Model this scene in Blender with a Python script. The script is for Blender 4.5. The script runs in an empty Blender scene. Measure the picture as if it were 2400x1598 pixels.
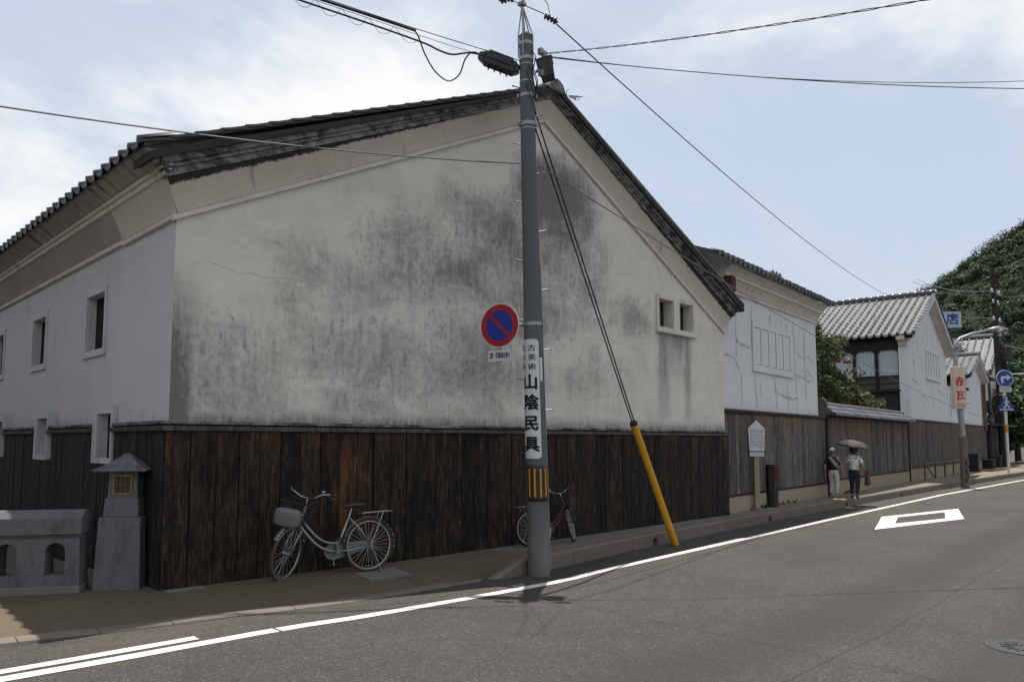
import bpy, bmesh, math, random
from mathutils import Vector, Matrix
from mathutils.geometry import tessellate_polygon
R = math.radians
rnd = random.Random(7)
scene = bpy.context.scene
COL = scene.collection

# ------------------------------------------------------------------ camera, sky, sun, exposure
cam_d = bpy.data.cameras.new("camera"); cam = bpy.data.objects.new("camera", cam_d); COL.objects.link(cam)
cam.location = (-3.3143, -8.7738, 1.75)
cam_d.sensor_width = 36; cam_d.sensor_fit = 'HORIZONTAL'
cam_d.lens = 1738.9 / 2400 * 36
cam_d.shift_y = 89.9 / 2400
cam.rotation_euler = (math.pi / 2 + 0.0827, 0, 0.777 - math.pi / 2)
cam_d.clip_end = 3000; cam_d.clip_start = 0.05
scene.camera = cam

SUN_EL, SUN_HEAD = 76.0, 44.0          # elevation; heading of the sun measured from +X towards +Y
sun_d = bpy.data.lights.new("sun", 'SUN'); sun = bpy.data.objects.new("sun", sun_d); COL.objects.link(sun)
sun_d.energy = 5.0; sun_d.angle = R(0.55); sun_d.color = (1.0, 0.955, 0.885)
sd = Vector((math.cos(R(SUN_EL)) * math.cos(R(SUN_HEAD)), math.cos(R(SUN_EL)) * math.sin(R(SUN_HEAD)), math.sin(R(SUN_EL))))
sun.rotation_euler = sd.to_track_quat('Z', 'Y').to_euler()
sun.location = (0, 0, 40)

vs = scene.view_settings
scene.display_settings.display_device = 'sRGB'
vs.view_transform = 'Standard'; vs.look = 'None'; vs.exposure = 0.38; vs.gamma = 1.0; vs.use_curve_mapping = False
scene.cycles.max_bounces = 5; scene.cycles.diffuse_bounces = 3; scene.cycles.glossy_bounces = 2
scene.cycles.transmission_bounces = 4; scene.cycles.transparent_max_bounces = 8
scene.cycles.use_denoising = True
scene.cycles.sample_clamp_indirect = 6

# ------------------------------------------------------------------ small node language
class V:
    def __init__(s, g, k): s.g, s.k = g, k
    def _op(s, op, o, r=False):
        n = s.g.nt.nodes.new('ShaderNodeMath'); n.operation = op
        a, b = (o, s) if r else (s, o)
        s.g.put(n.inputs[0], a); s.g.put(n.inputs[1], b)
        return V(s.g, n.outputs[0])
    def __add__(s, o): return s._op('ADD', o)
    def __radd__(s, o): return s._op('ADD', o)
    def __sub__(s, o): return s._op('SUBTRACT', o)
    def __rsub__(s, o): return s._op('SUBTRACT', o, True)
    def __mul__(s, o): return s._op('MULTIPLY', o)
    def __rmul__(s, o): return s._op('MULTIPLY', o)
    def __truediv__(s, o): return s._op('DIVIDE', o)
    def __pow__(s, o): return s._op('POWER', o)
    def max(s, o): return s._op('MAXIMUM', o)
    def min(s, o): return s._op('MINIMUM', o)
    def gt(s, o): return s._op('GREATER_THAN', o)
    def abs(s): return s._op('ABSOLUTE', 0.0)
    def frac(s): return s._op('FRACT', 0.0)
    def ss(s, a, b):
        n = s.g.nt.nodes.new('ShaderNodeMapRange'); n.interpolation_type = 'SMOOTHSTEP'
        s.g.put(n.inputs['Value'], s)
        if a < b: vals = (a, b, 0, 1)
        else: vals = (b, a, 1, 0)
        for q, w in zip(('From Min', 'From Max', 'To Min', 'To Max'), vals): n.inputs[q].default_value = w
        return V(s.g, n.outputs[0])

class G:
    def __init__(s, nt): s.nt = nt; s._p = None
    def put(s, inp, v):
        if isinstance(v, V): s.nt.links.new(v.k, inp)
        elif isinstance(v, (tuple, list)):
            inp.default_value = (*v, 1.0) if (len(v) == 3 and inp.type == 'RGBA') else v
        else: inp.default_value = v
    def pos(s):
        if not s._p: s._p = V(s, s.nt.nodes.new('ShaderNodeNewGeometry').outputs['Position'])
        return s._p
    def obj(s): return V(s, s.nt.nodes.new('ShaderNodeTexCoord').outputs['Object'])
    def rand(s): return V(s, s.nt.nodes.new('ShaderNodeObjectInfo').outputs['Random'])
    def xyz(s, v):
        n = s.nt.nodes.new('ShaderNodeSeparateXYZ'); s.put(n.inputs[0], v); return [V(s, o) for o in n.outputs]
    def vec(s, x, y, z):
        n = s.nt.nodes.new('ShaderNodeCombineXYZ')
        for i, q in enumerate((x, y, z)): s.put(n.inputs[i], q)
        return V(s, n.outputs[0])
    def map(s, v, scale=(1, 1, 1), loc=(0, 0, 0), rot=(0, 0, 0)):
        n = s.nt.nodes.new('ShaderNodeMapping'); s.put(n.inputs[0], v)
        n.inputs['Scale'].default_value = scale; n.inputs['Rotation'].default_value = rot
        s.put(n.inputs['Location'], loc); return V(s, n.outputs[0])
    def noise(s, scale=1.0, v=None, detail=4, rough=0.55, dist=0.0, color=False):
        n = s.nt.nodes.new('ShaderNodeTexNoise')
        v = v or s.pos()
        if isinstance(scale, (tuple, list)): v = s.map(v, scale); scale = 1.0
        s.put(n.inputs['Vector'], v); n.inputs['Scale'].default_value = scale
        n.inputs['Detail'].default_value = detail; n.inputs['Roughness'].default_value = rough; n.inputs['Distortion'].default_value = dist
        return V(s, n.outputs[1 if color else 0])
    def voro(s, scale, v=None, out=0, feat='F1'):
        n = s.nt.nodes.new('ShaderNodeTexVoronoi'); n.feature = feat; s.put(n.inputs['Vector'], v or s.pos())
        n.inputs['Scale'].default_value = scale; return V(s, n.outputs[out])
    def mix(s, a, b, f):
        n = s.nt.nodes.new('ShaderNodeMix'); n.data_type = 'RGBA'
        s.put(n.inputs[0], f); s.put(n.inputs[6], a); s.put(n.inputs[7], b); return V(s, n.outputs[2])
    def mul(s, a, f):
        n = s.nt.nodes.new('ShaderNodeMix'); n.data_type = 'RGBA'; n.blend_type = 'MULTIPLY'; n.inputs[0].default_value = 1
        s.put(n.inputs[6], a)
        c = s.nt.nodes.new('ShaderNodeCombineColor')
        for i in range(3): s.put(c.inputs[i], f)
        s.nt.links.new(c.outputs[0], n.inputs[7]); return V(s, n.outputs[2])

def mat(name, fn=None, col=(.5, .5, .5), rough=.7, metal=0.0, spec=0.3):
    m = bpy.data.materials.new(name); m.use_nodes = True
    nt = m.node_tree; b = nt.nodes['Principled BSDF']; g = G(nt)
    b.inputs['Base Color'].default_value = (*col, 1); b.inputs['Roughness'].default_value = rough
    b.inputs['Metallic'].default_value = metal; b.inputs['Specular IOR Level'].default_value = spec
    if fn:
        r = fn(g) or {}
        if 'col' in r: g.put(b.inputs['Base Color'], r['col'])
        if 'rough' in r: g.put(b.inputs['Roughness'], r['rough'])
        if 'metal' in r: g.put(b.inputs['Metallic'], r['metal'])
        if 'bump' in r:
            n = nt.nodes.new('ShaderNodeBump'); g.put(n.inputs['Height'], r['bump'])
            n.inputs['Strength'].default_value = r.get('bs', .3); n.inputs['Distance'].default_value = r.get('bd', .01)
            nt.links.new(n.outputs[0], b.inputs['Normal'])
    return m

# ------------------------------------------------------------------ world: physical sky with thin broken cloud
world = bpy.data.worlds.new("World"); scene.world = world; world.use_nodes = True
wn = world.node_tree; bg = wn.nodes['Background']; wg = G(wn)
sky = wn.nodes.new('ShaderNodeTexSky'); sky.sky_type = 'NISHITA'; sky.sun_disc = False
sky.sun_elevation = R(SUN_EL); sky.sun_rotation = R(90 - SUN_HEAD)
sky.air_density = 1.0; sky.dust_density = 2.2; sky.ozone_density = 1.0; sky.altitude = 10
wd = V(wg, wn.nodes.new('ShaderNodeTexCoord').outputs['Generated'])
wx, wy, wz = wg.xyz(wd)
den = wz.max(0.0) + 0.22
cv = wg.vec(wx / den, wy / den, wz * 0.6)
c1 = wg.noise(.9, wg.map(cv, loc=(9.9, 4.4, 2)), detail=6, rough=.56, dist=.15)
c2 = wg.noise(5.0, wg.map(cv, loc=(0.3, 5.2, 2.0)), detail=4, rough=.6)
cl = (c1 * 0.88 + c2 * 0.12).ss(0.445, 0.60) * .95
thin = wg.noise((0.9, 2.0, 1.0), cv, detail=4, rough=.6).ss(0.40, 0.85) * 0.28
cov = (cl + thin).min(0.96)
skycol = wg.mix(V(wg, sky.outputs[0]), (6.1, 6.95, 8.1), 0.70)
full = wg.mix(skycol, (9.1, 9.08, 9.0), cov)
wg.put(bg.inputs['Color'], full)
bg.inputs['Strength'].default_value = 0.085

# ------------------------------------------------------------------ mesh builder
class MB:
    def __init__(s): s.v = []; s.f = []
    def add(s, vs, fs):
        n = len(s.v); s.v += [tuple(p) for p in vs]; s.f += [tuple(i + n for i in q) for q in fs]; return s
    def box(s, a, b, M=None):
        x0, y0, z0 = a; x1, y1, z1 = b
        p = [Vector(q) for q in ((x0, y0, z0), (x1, y0, z0), (x1, y1, z0), (x0, y1, z0), (x0, y0, z1), (x1, y0, z1), (x1, y1, z1), (x0, y1, z1))]
        if M: p = [M @ q for q in p]
        return s.add(p, [(0, 3, 2, 1), (4, 5, 6, 7), (0, 1, 5, 4), (1, 2, 6, 5), (2, 3, 7, 6), (3, 0, 4, 7)])
    def cbox(s, c, sz, M=None):
        return s.box([c[i] - sz[i] / 2 for i in range(3)], [c[i] + sz[i] / 2 for i in range(3)], M)
    def frustum(s, z0, a0, b0, z1, a1, b1, cx=0, cy=0, M=None):
        p = [Vector(q) for q in ((cx - a0, cy - b0, z0), (cx + a0, cy - b0, z0), (cx + a0, cy + b0, z0), (cx - a0, cy + b0, z0),
                                 (cx - a1, cy - b1, z1), (cx + a1, cy - b1, z1), (cx + a1, cy + b1, z1), (cx - a1, cy + b1, z1))]
        if M: p = [M @ q for q in p]
        return s.add(p, [(0, 3, 2, 1), (4, 5, 6, 7), (0, 1, 5, 4), (1, 2, 6, 5), (2, 3, 7, 6), (3, 0, 4, 7)])
    def ring_sweep(s, rings, cap=True, closed=False):
        k = len(rings[0]); vs = [p for r in rings for p in r]; fs = []
        n = len(rings)
        for i in range(n if closed else n - 1):
            for j in range(k):
                a, b = i * k + j, i * k + (j + 1) % k; c = (i + 1) % n
                fs.append((a, b, c * k + (j + 1) % k, c * k + j))
        if cap and not closed: fs += [tuple(range(k))[::-1], tuple((n - 1) * k + j for j in range(k))]
        return s.add(vs, fs)
    def tube(s, pts, r, seg=8, closed=False, cap=True):
        pts = [Vector(p) for p in pts]; n = len(pts); rings = []; prev = None
        for i, p in enumerate(pts):
            if closed: t = pts[(i + 1) % n] - pts[i - 1]
            else: t = pts[min(i + 1, n - 1)] - pts[max(i - 1, 0)]
            t.normalize()
            if prev is None: prev = t.orthogonal().normalized()
            a = prev - t * prev.dot(t)
            a = a.normalized() if a.length > 1e-6 else t.orthogonal().normalized()
            prev = a; b = t.cross(a); rr = r[i] if isinstance(r, (list, tuple)) else r
            rings.append([p + (a * math.cos(2 * math.pi * j / seg) + b * math.sin(2 * math.pi * j / seg)) * rr for j in range(seg)])
        return s.ring_sweep(rings, cap, closed)
    def lathe(s, prof, seg=16, M=None, cap=True):
        rings = []
        for r, z in prof:
            ring = [Vector((r * math.cos(2 * math.pi * j / seg), r * math.sin(2 * math.pi * j / seg), z)) for j in range(seg)]
            rings.append([M @ p for p in ring] if M else ring)
        return s.ring_sweep(rings, cap)
    def ball(s, c, rad, seg=10, rows=7, M=None):
        c = Vector(c); rad = rad if isinstance(rad, (tuple, list)) else (rad,) * 3; rings = []
        for i in range(rows + 1):
            th = math.pi * (0.02 + 0.96 * i / rows)
            ring = [Vector((rad[0] * math.sin(th) * math.cos(2 * math.pi * j / seg), rad[1] * math.sin(th) * math.sin(2 * math.pi * j / seg), -rad[2] * math.cos(th))) for j in range(seg)]
            rings.append([(M @ p if M else p) + c for p in ring])
        return s.ring_sweep(rings)
    def prism(s, poly, fn0, fn1):
        """poly 2d points; fn0/fn1 map (a,b) to 3d for the two end caps"""
        n = len(poly); vs = [fn0(*p) for p in poly] + [fn1(*p) for p in poly]
        fs = [tuple(range(n))[::-1], tuple(range(n, 2 * n))] + [(i, (i + 1) % n, n + (i + 1) % n, n + i) for i in range(n)]
        return s.add(vs, fs)
    def holed(s, outer, holes, fn, depth, back=True, holedepth=None):
        """flat slab with openings; fn(a,b,d) maps to 3d, d = depth behind the face"""
        loops = [outer] + holes; flat = [p for l in loops for p in l]
        tris = tessellate_polygon([[Vector((p[0], p[1], 0)) for p in l] for l in loops])
        s.add([fn(p[0], p[1], 0) for p in flat], tris)
        if back: s.add([fn(p[0], p[1], depth) for p in flat], [t[::-1] for t in tris])
        for l in loops:
            d = depth if (l is outer or not holedepth) else holedepth
            n = len(l); s.add([fn(*p, 0) for p in l] + [fn(*p, d) for p in l], [(i, (i + 1) % n, n + (i + 1) % n, n + i) for i in range(n)])
        return s
    def mesh(s, name, smooth=False):
        me = bpy.data.meshes.new(name); me.from_pydata(s.v, [], s.f); me.validate()
        b = bmesh.new(); b.from_mesh(me); bmesh.ops.recalc_face_normals(b, faces=b.faces); b.to_mesh(me); b.free()
        if smooth:
            me.polygons.foreach_set('use_smooth', [True] * len(me.polygons))
            if smooth is not True: me.set_sharp_from_angle(angle=R(smooth))
        return me
    def build(s, name, m, parent=None, smooth=False, bevel=0):
        o = bpy.data.objects.new(name, s.mesh(name, smooth)); COL.objects.link(o)
        o.data.materials.append(m)
        if parent: o.parent = parent
        if bevel:
            md = o.modifiers.new('bevel', 'BEVEL'); md.width = bevel; md.segments = 2; md.limit_method = 'ANGLE'; md.angle_limit = R(35)
        return o

def inst(me, name, m, parent, loc=(0, 0, 0), rot=(0, 0, 0), scale=(1, 1, 1)):
    o = bpy.data.objects.new(name, me); COL.objects.link(o)
    if m and not me.materials: me.materials.append(m)
    o.parent = parent; o.location = loc; o.rotation_euler = rot; o.scale = scale
    return o
def empty(name, label, cat, loc=(0, 0, 0), rz=0, group=None):
    o = bpy.data.objects.new(name, None); COL.objects.link(o); o.empty_display_size = .2
    o.location = loc; o.rotation_euler = (0, 0, rz); return tag(o, label, cat, group)
def tag(o, label=None, cat=None, group=None, kind=None):
    if label: o['label'] = label
    if cat: o['category'] = cat
    if group: o['group'] = group
    if kind: o['kind'] = kind
    return o
def struct(o): o['kind'] = 'structure'; return o
def stuff(o): o['kind'] = 'stuff'; return o
def text_mesh(body, size, name='lettering', depth=.001, bold=0.0, align='CENTER'):
    c = bpy.data.curves.new('t', 'FONT'); c.body = body; c.size = size; c.align_x = align; c.align_y = 'CENTER'; c.offset = bold
    c.extrude = depth; c.resolution_u = 2
    o = bpy.data.objects.new('t', c); COL.objects.link(o)
    dg = bpy.context.evaluated_depsgraph_get(); me = bpy.data.meshes.new_from_object(o.evaluated_get(dg))
    bpy.data.objects.remove(o); bpy.data.curves.remove(c); me.name = name
    return me
def mesh_obj(name, me, m, parent=None):
    o = bpy.data.objects.new(name, me); COL.objects.link(o); me.materials.clear(); me.materials.append(m)
    if parent: o.parent = parent
    return o
def skin_mesh(verts, edges, radii, root=0, sub=2, name='body'):
    me = bpy.data.meshes.new('tmp'); me.from_pydata(verts, edges, []); o = bpy.data.objects.new('tmp', me); COL.objects.link(o)
    md = o.modifiers.new('skin', 'SKIN'); md.use_smooth_shade = True
    if not me.skin_vertices:
        b = bmesh.new(); b.from_mesh(me); b.verts.layers.skin.verify(); b.to_mesh(me); b.free()
    for i, sv in enumerate(me.skin_vertices[0].data):
        r = radii[i]; sv.radius = r if isinstance(r, (tuple, list)) else (r, r); sv.use_root = (i == root)
    ms = o.modifiers.new('sub', 'SUBSURF'); ms.levels = sub; ms.render_levels = sub
    dg = bpy.context.evaluated_depsgraph_get(); out = bpy.data.meshes.new_from_object(o.evaluated_get(dg)); out.name = name
    bpy.data.objects.remove(o); bpy.data.meshes.remove(me); return out
def arc(cx, cy, r, a0, a1, n): return [(cx + r * math.cos(R(a0 + (a1 - a0) * i / n)), cy + r * math.sin(R(a0 + (a1 - a0) * i / n))) for i in range(n + 1)]
def sag(a, b, s, n=24):
    a, b = Vector(a), Vector(b)
    return [a.lerp(b, i / n) - Vector((0, 0, s * 4 * (i / n) * (1 - i / n))) for i in range(n + 1)]

ROAD, SW = -0.20, 0.03

# ------------------------------------------------------------------ materials
def blob(g, x, z, cx, cz, rx, rz):
    dx = (x - cx) / rx; dz = (z - cz) / rz
    return (1.0 - (dx * dx + dz * dz)).max(0.0)
def m_gable(g):
    x, y, z = g.xyz(g.pos())
    b = None
    for c in ((6.8, 6.1, 1.5, 1.2, 1.55), (5.5, 5.2, 2.0, 1.1, 1.05), (3.9, 4.5, 2.0, 1.0, .85), (2.3, 3.8, 1.8, .9, .62), (7.2, 4.9, 1.4, 1.5, .85),
              (9.1, 4.3, 1.0, .8, .6), (2.7, 2.9, 2.2, 1.1, .75), (.6, 2.6, 1.3, 1.2, .7), (4.8, 3.1, 2.3, 1.3, .75), (7.9, 3.1, 1.5, 1.1, .5), (6.1, 4.1, 2.0, 1.3, .8)):
        q = blob(g, x, z, *c[:4]) * c[4]; b = q if b is None else b.max(q)
    n1 = g.noise((.9, 1, 1.3), detail=7, rough=.68, dist=.5); n2 = g.noise((6.5, 1, 1.2), detail=5, rough=.68); n3 = g.noise((13, 1, 9), detail=5, rough=.75)
    st = (b * .60 + n1 * 1.05 + n2 * .55 + n3 * .75).ss(1.22, 2.05)
    pat = (n3 * .8 + n2 * .5 + b * .26).ss(.76, .97) * (b * 1.3 + n1 * .8).ss(.35, 1.0) * .7
    st = st.max(pat)
    # rain streaks under the small window, dirt along the ledge, the corner and the coved trim
    wob = n2 * .3
    sx = (x - 10.25 + wob - .15).abs().ss(.34, .02).max((x - 11.2 + wob - .15).abs().ss(.24, .02)).max((x - 10.7).abs().ss(.7, .2) * z.ss(2.8, 4.2))
    st = st.max(sx * z.ss(4.16, 4.1) * z.ss(1.3, 3.6) * (n2 * 1.5 + n3 * 1.0 - .55))
    led = z.ss(2.25, 1.92) * (n3 * 1.2 + n2 * 1.0 - .66) * 1.9
    cor = x.ss(.5, .0) * z.ss(4.2, 2.4) * (n2 + n3 * 1.4 - .5) * 1.7
    st = st.max(led).max(cor)
    trim = 4.33 + (6.405 - (x - 6.405).abs()) * .498
    drip = (trim - z).ss(.5, .02) * (g.noise((18, 1, .9), detail=4, rough=.75) * 1.0 + n3 * .8).ss(1.02, 1.3)
    st = st.max(drip * .85)
    crack = ((z - 3.62 - g.noise(.8, detail=5) * .5 + x * .02).abs().ss(.006, .002) * g.noise(1.7, detail=2).ss(.42, .5)) * .6
    vcr = ((x - 2.05 - g.noise((.01, 1, .6), detail=5) * .25).abs().ss(.010, .003) * z.ss(4.0, 3.6)) * .4
    st = st.max(crack).max(vcr).min(1.0).max(0.0)
    base = g.mix((.63, .595, .54), (.53, .50, .45), n1.ss(.3, .7))
    base = g.mix(base, (.64, .605, .55), g.noise((2.5, 1, .9), detail=4).ss(.5, .75) * .7)
    base = g.mix(base, (.27, .26, .245), n3.ss(.56, .76) * .35)
    col = g.mix(base, (.135, .132, .126), st * .95)
    return dict(col=col, rough=.92, bump=n3 * .9 + n1, bs=.45, bd=.02)
M_gable = mat('aged_lime_plaster', m_gable)
def m_side(g):
    x, y, z = g.xyz(g.pos()); n = g.noise(1.3, detail=6); n2 = g.noise((9, 9, 1.2), detail=5, rough=.6)
    st = (n2 * .7 + n * .5).ss(.66, .95) * .45
    drip = g.noise((9, 9, 1.3), detail=3).ss(.62, .72) * z.ss(3.6, 4.5) * .6
    foot = z.ss(2.25, 1.95) * n2.ss(.45, .7) * .5
    return dict(col=g.mix(g.mix((.52, .52, .525), (.43, .43, .435), n), (.18, .175, .17), st.max(drip).max(foot)), rough=.9, bump=n2 + n, bs=.12, bd=.01)
M_side = mat('white_plaster', m_side)
def m_cove(g, edge_on=True):
    x, y, z = g.xyz(g.pos()); n = g.noise(1.5, detail=7, rough=.6); n2 = g.noise(22, detail=5, rough=.7)
    s = g.noise((5.0, 1, .55), g.map(g.pos(), rot=(0, R(24), 0)), detail=3).ss(.62, .74) * .55
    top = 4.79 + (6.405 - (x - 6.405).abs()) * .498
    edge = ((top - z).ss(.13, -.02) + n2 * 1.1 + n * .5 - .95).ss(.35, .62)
    c = g.mix((.57, .52, .445), (.43, .39, .335), n)
    c = g.mix(c, (.17, .16, .145), s * 1.25); c = g.mix(c, (.29, .265, .235), n2.ss(.52, .75) * .6)
    if not edge_on: return dict(col=c, rough=.92, bump=n2 + n, bs=.3, bd=.012)
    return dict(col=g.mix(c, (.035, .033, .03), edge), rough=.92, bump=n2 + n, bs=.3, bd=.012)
M_cove = mat('coved_tan_plaster', m_cove)
M_pier_cove = mat('pier_cove_plaster', lambda g: m_cove(g, False))
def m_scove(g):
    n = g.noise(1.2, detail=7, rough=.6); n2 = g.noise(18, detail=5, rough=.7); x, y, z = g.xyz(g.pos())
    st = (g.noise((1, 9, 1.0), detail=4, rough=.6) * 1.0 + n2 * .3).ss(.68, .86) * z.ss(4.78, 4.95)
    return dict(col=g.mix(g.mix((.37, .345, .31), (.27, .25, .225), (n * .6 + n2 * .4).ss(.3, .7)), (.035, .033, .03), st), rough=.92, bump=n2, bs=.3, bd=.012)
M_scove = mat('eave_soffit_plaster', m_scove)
def m_trim(g):
    n = g.noise(3, detail=6, rough=.7); n2 = g.noise(30, detail=4)
    return dict(col=g.mix((.56, .53, .475), (.24, .22, .195), (n * .7 + n2 * .3).ss(.5, .72)), rough=.9, bump=n2, bs=.2, bd=.01)
M_trim = mat('pale_plaster_trim', m_trim)
def m_mould(g):
    n = g.noise((4.5, 4.5, 9), detail=7, rough=.72); n2 = g.noise(1.1, detail=4); n3 = g.noise(45, detail=3)
    w = (n * .75 + n2 * .35 + n3 * .12).ss(.52, .74)
    return dict(col=g.mix((.035, .037, .036), (.33, .315, .285), w * .68), rough=.92, bump=n + n3 * .4, bs=.5, bd=.02)
M_mould = mat('mouldy_verge_plaster', m_mould)
def m_tile_dark(g):
    n = g.noise(6, detail=5); r = g.rand()
    return dict(col=g.mix((.022, .024, .026), (.055, .056, .055), n * .6 + r * .4), rough=g.noise(9).ss(.2, .9) * .3 + .4, bump=n, bs=.15, bd=.01)
M_tile_dark = mat('dark_fired_tile', m_tile_dark, spec=.5)
def m_tile_shiny(g):
    n = g.noise(5, detail=4); r = g.rand()
    return dict(col=g.mix((.12, .126, .132), (.27, .275, .28), r * .7 + n * .4), rough=r * .12 + .20, metal=.65)
M_tile = mat('smoked_silver_tile', m_tile_shiny, spec=.6)
M_verge_board = mat('dark_metal_flashing', lambda g: dict(col=g.mix((.030, .024, .020), (.05, .042, .036), g.noise((3, 3, 3), detail=5)), rough=.75, bump=g.noise(20), bs=.1))

def wood(c_dark, c_mid, c_light, orange=0.0, orange_z=None, mid=.5):
    def f(g):
        x, y, z = g.xyz(g.pos()); r = g.rand()
        off = g.vec(x * 1.0 + r * 41.0, y + r * 17.0, z)
        grain = g.noise((30, 30, 1.1), off, detail=5, rough=.72, dist=.3); fine = g.noise((110, 110, 5), off, detail=3, rough=.7)
        pat = g.noise((6, 6, 1.3), off, detail=5, rough=.7); kn = g.noise((16, 16, 3.4), off, detail=5, rough=.8)
        c = g.mix(c_dark, c_mid, (grain * .55 + pat * .55 + r * .22 - .13).ss(.30, .85) * mid * 2)
        c = g.mix(c, c_light, (kn * .65 + fine * .55 + grain * .25).ss(.66, .92) * (pat + r * .3).ss(.34, .72))
        c = g.mix(c, tuple(q * .5 for q in c_dark), (grain * .7 + kn * .4).ss(.46, .36))
        if orange:
            w = (pat * .75 + grain * .45 + r * .15).ss(.60, .85) * orange
            if orange_z: w = w * (z + grain * .35 - .17).ss(orange_z[0], orange_z[1]) * (z.ss(orange_z[3], orange_z[2]) if len(orange_z) > 2 else 1.0)
            c = g.mix(c, (.17, .075, .026), w)
        return dict(col=c, rough=.88, bump=grain * .8 + fine * .4 + kn * .7, bs=.8, bd=.015)
    return f
M_board = mat('charred_cedar_board', wood((.0036, .0029, .0023), (.0135, .0096, .0066), (.072, .049, .032), .30, (1.35, 2.05)))
M_board_brown = mat('brown_worn_cedar_board', wood((.0055, .0038, .003), (.028, .0145, .0065), (.065, .040, .023), .62, (.1, .9, 1.3, 1.9), .6))
M_board_side = mat('black_cedar_board', wood((.0026, .0027, .0028), (.0068, .0067, .0066), (.050, .047, .044)))
M_board_grey = mat('grey_weathered_board', wood((.042, .036, .031), (.120, .105, .090), (.22, .20, .18), .9, (1.95, 2.45)))
M_board_grey2 = mat('grey_garden_wall_board', wood((.036, .030, .026), (.105, .092, .078), (.19, .175, .155), 1.0, (1.75, 2.1, 2.25, 2.5)))
M_board_far = mat('brown_grey_board', wood((.036, .029, .024), (.10, .085, .070), (.17, .15, .13), .6, (2.1, 2.5)))
M_timber = mat('dark_old_timber', wood((.012, .010, .009), (.03, .024, .019), (.07, .055, .045)))
M_rail = mat('weathered_ledge_timber', wood((.030, .027, .025), (.072, .066, .062), (.13, .125, .12)))

def m_road(g):
    x, y, z = g.xyz(g.pos())
    ar, ag, ab = g.xyz(g.voro(70, out=1)); br, bg_, bb_ = g.xyz(g.voro(26, out=1))
    fine = g.noise(160, detail=2, rough=.8); big = g.noise(.35, detail=6, rough=.62); mid = g.noise(2.6, detail=6, rough=.72); blotch = g.noise(.9, detail=5, rough=.7)
    c = g.mix((.043, .0385, .035), (.074, .067, .061), (big * .6 + mid * .5).ss(.3, .8))
    c = g.mix(c, (.026, .0235, .022), (ar * .85 + fine * .4).ss(.62, 1.0) * .75)
    c = g.mix(c, (.21, .19, .17), (ag * .85 + fine * .4).ss(.93, 1.15) * .75)
    c = g.mix(c, (.30, .28, .25), (bg_ * .9 + fine * .2).ss(1.0, 1.06) * .6)
    wear = (y + 5.3 - x * .03 + big * .5).abs().ss(.75, .1).max((y + 7.1 - x * .03 + big * .5).abs().ss(.7, .1))
    c = g.mix(c, (.030, .028, .027), (wear * .55 * (mid + .4)).min(.6))
    c = g.mix(c, (.022, .021, .020), (blotch * .7 + mid * .4).ss(.62, .80) * .5)
    seam = ((y + 6.1 + g.noise(.5, detail=4) * .2 - x * .028).abs().ss(.020, .005)) * .55
    crk = g.voro(.55, g.vec(x + mid * .25, y + mid * .25, z), feat='DISTANCE_TO_EDGE').ss(.010, .002) * blotch.ss(.60, .66) * .35
    c = g.mix(c, (.022, .021, .020), seam.max(crk).min(.6))
    gut = (g.noise((.7, 3.5, 1), detail=6, rough=.7)).ss(.42, .72) * y.ss(-2.7, -1.5) * .6
    c = g.mix(c, (.10, .080, .058), gut)
    return dict(col=c, rough=.88, bump=ar * .6 + fine * .8 + br * .4, bs=.8, bd=.008)
M_road = mat('worn_asphalt', m_road)
def m_walk(g):
    x, y, z = g.xyz(g.pos()); fine = g.noise(160, detail=3, rough=.7); mid = g.noise(2.2, detail=6, rough=.65); big = g.noise(.5, detail=4)
    ar, ag, ab = g.xyz(g.voro(80, out=1))
    brown = g.mix((.088, .066, .043), (.14, .110, .075), mid); grey = g.mix((.155, .128, .095), (.23, .192, .146), mid)
    c = g.mix(brown, grey, (x * .25 + big * .8).ss(1.2, 2.6))
    c = g.mix(c, (.045, .036, .026), (ar * .7 + fine * .5).ss(.72, 1.0) * .6)
    c = g.mix(c, (.30, .25, .18), (ag * .7 + fine * .5).ss(.92, 1.1) * .4)
    return dict(col=c, rough=.9, bump=ar + fine, bs=.6, bd=.006)
M_walk = mat('brown_pavement', m_walk)
def m_conc(c0, c1, sc=1.0):
    def f(g):
        n = g.noise(2.4 * sc, detail=7, rough=.65); n2 = g.noise(90 * sc, detail=3, rough=.7); r = g.rand()
        c = g.mix(c0, c1, n * .7 + r * .3); c = g.mix(c, tuple(q * .45 for q in c0), n2.ss(.58, .75) * .5)
        return dict(col=c, rough=.9, bump=n2 + n * .4, bs=.35, bd=.006)
    return f
M_kerb = mat('kerb_concrete', m_conc((.105, .088, .070), (.18, .156, .126)))
M_slab = mat('grey_cover_concrete', m_conc((.115, .11, .10), (.18, .172, .158)))
M_plinth = mat('beige_render', m_conc((.24, .19, .135), (.31, .25, .185)))
def m_granite(g):
    x, y, z = g.xyz(g.pos()); sp_, s2, s3 = g.xyz(g.voro(240, out=1)); n = g.noise(3.0, detail=6, rough=.7); st = g.noise((7, 7, 1.6), detail=5, rough=.65)
    c = g.mix((.095, .098, .103), (.155, .158, .163), n); c = g.mix(c, (.06, .061, .063), sp_.ss(.72, .8) * .6); c = g.mix(c, (.22, .22, .225), s2.ss(.80, .86) * .45)
    c = g.mix(c, (.030, .031, .030), (st * .8 + n * .4).ss(.58, .82) * .65)
    return dict(col=c, rough=.85, bump=sp_ + n, bs=.4, bd=.006)
M_granite = mat('grey_granite', m_granite)
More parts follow.
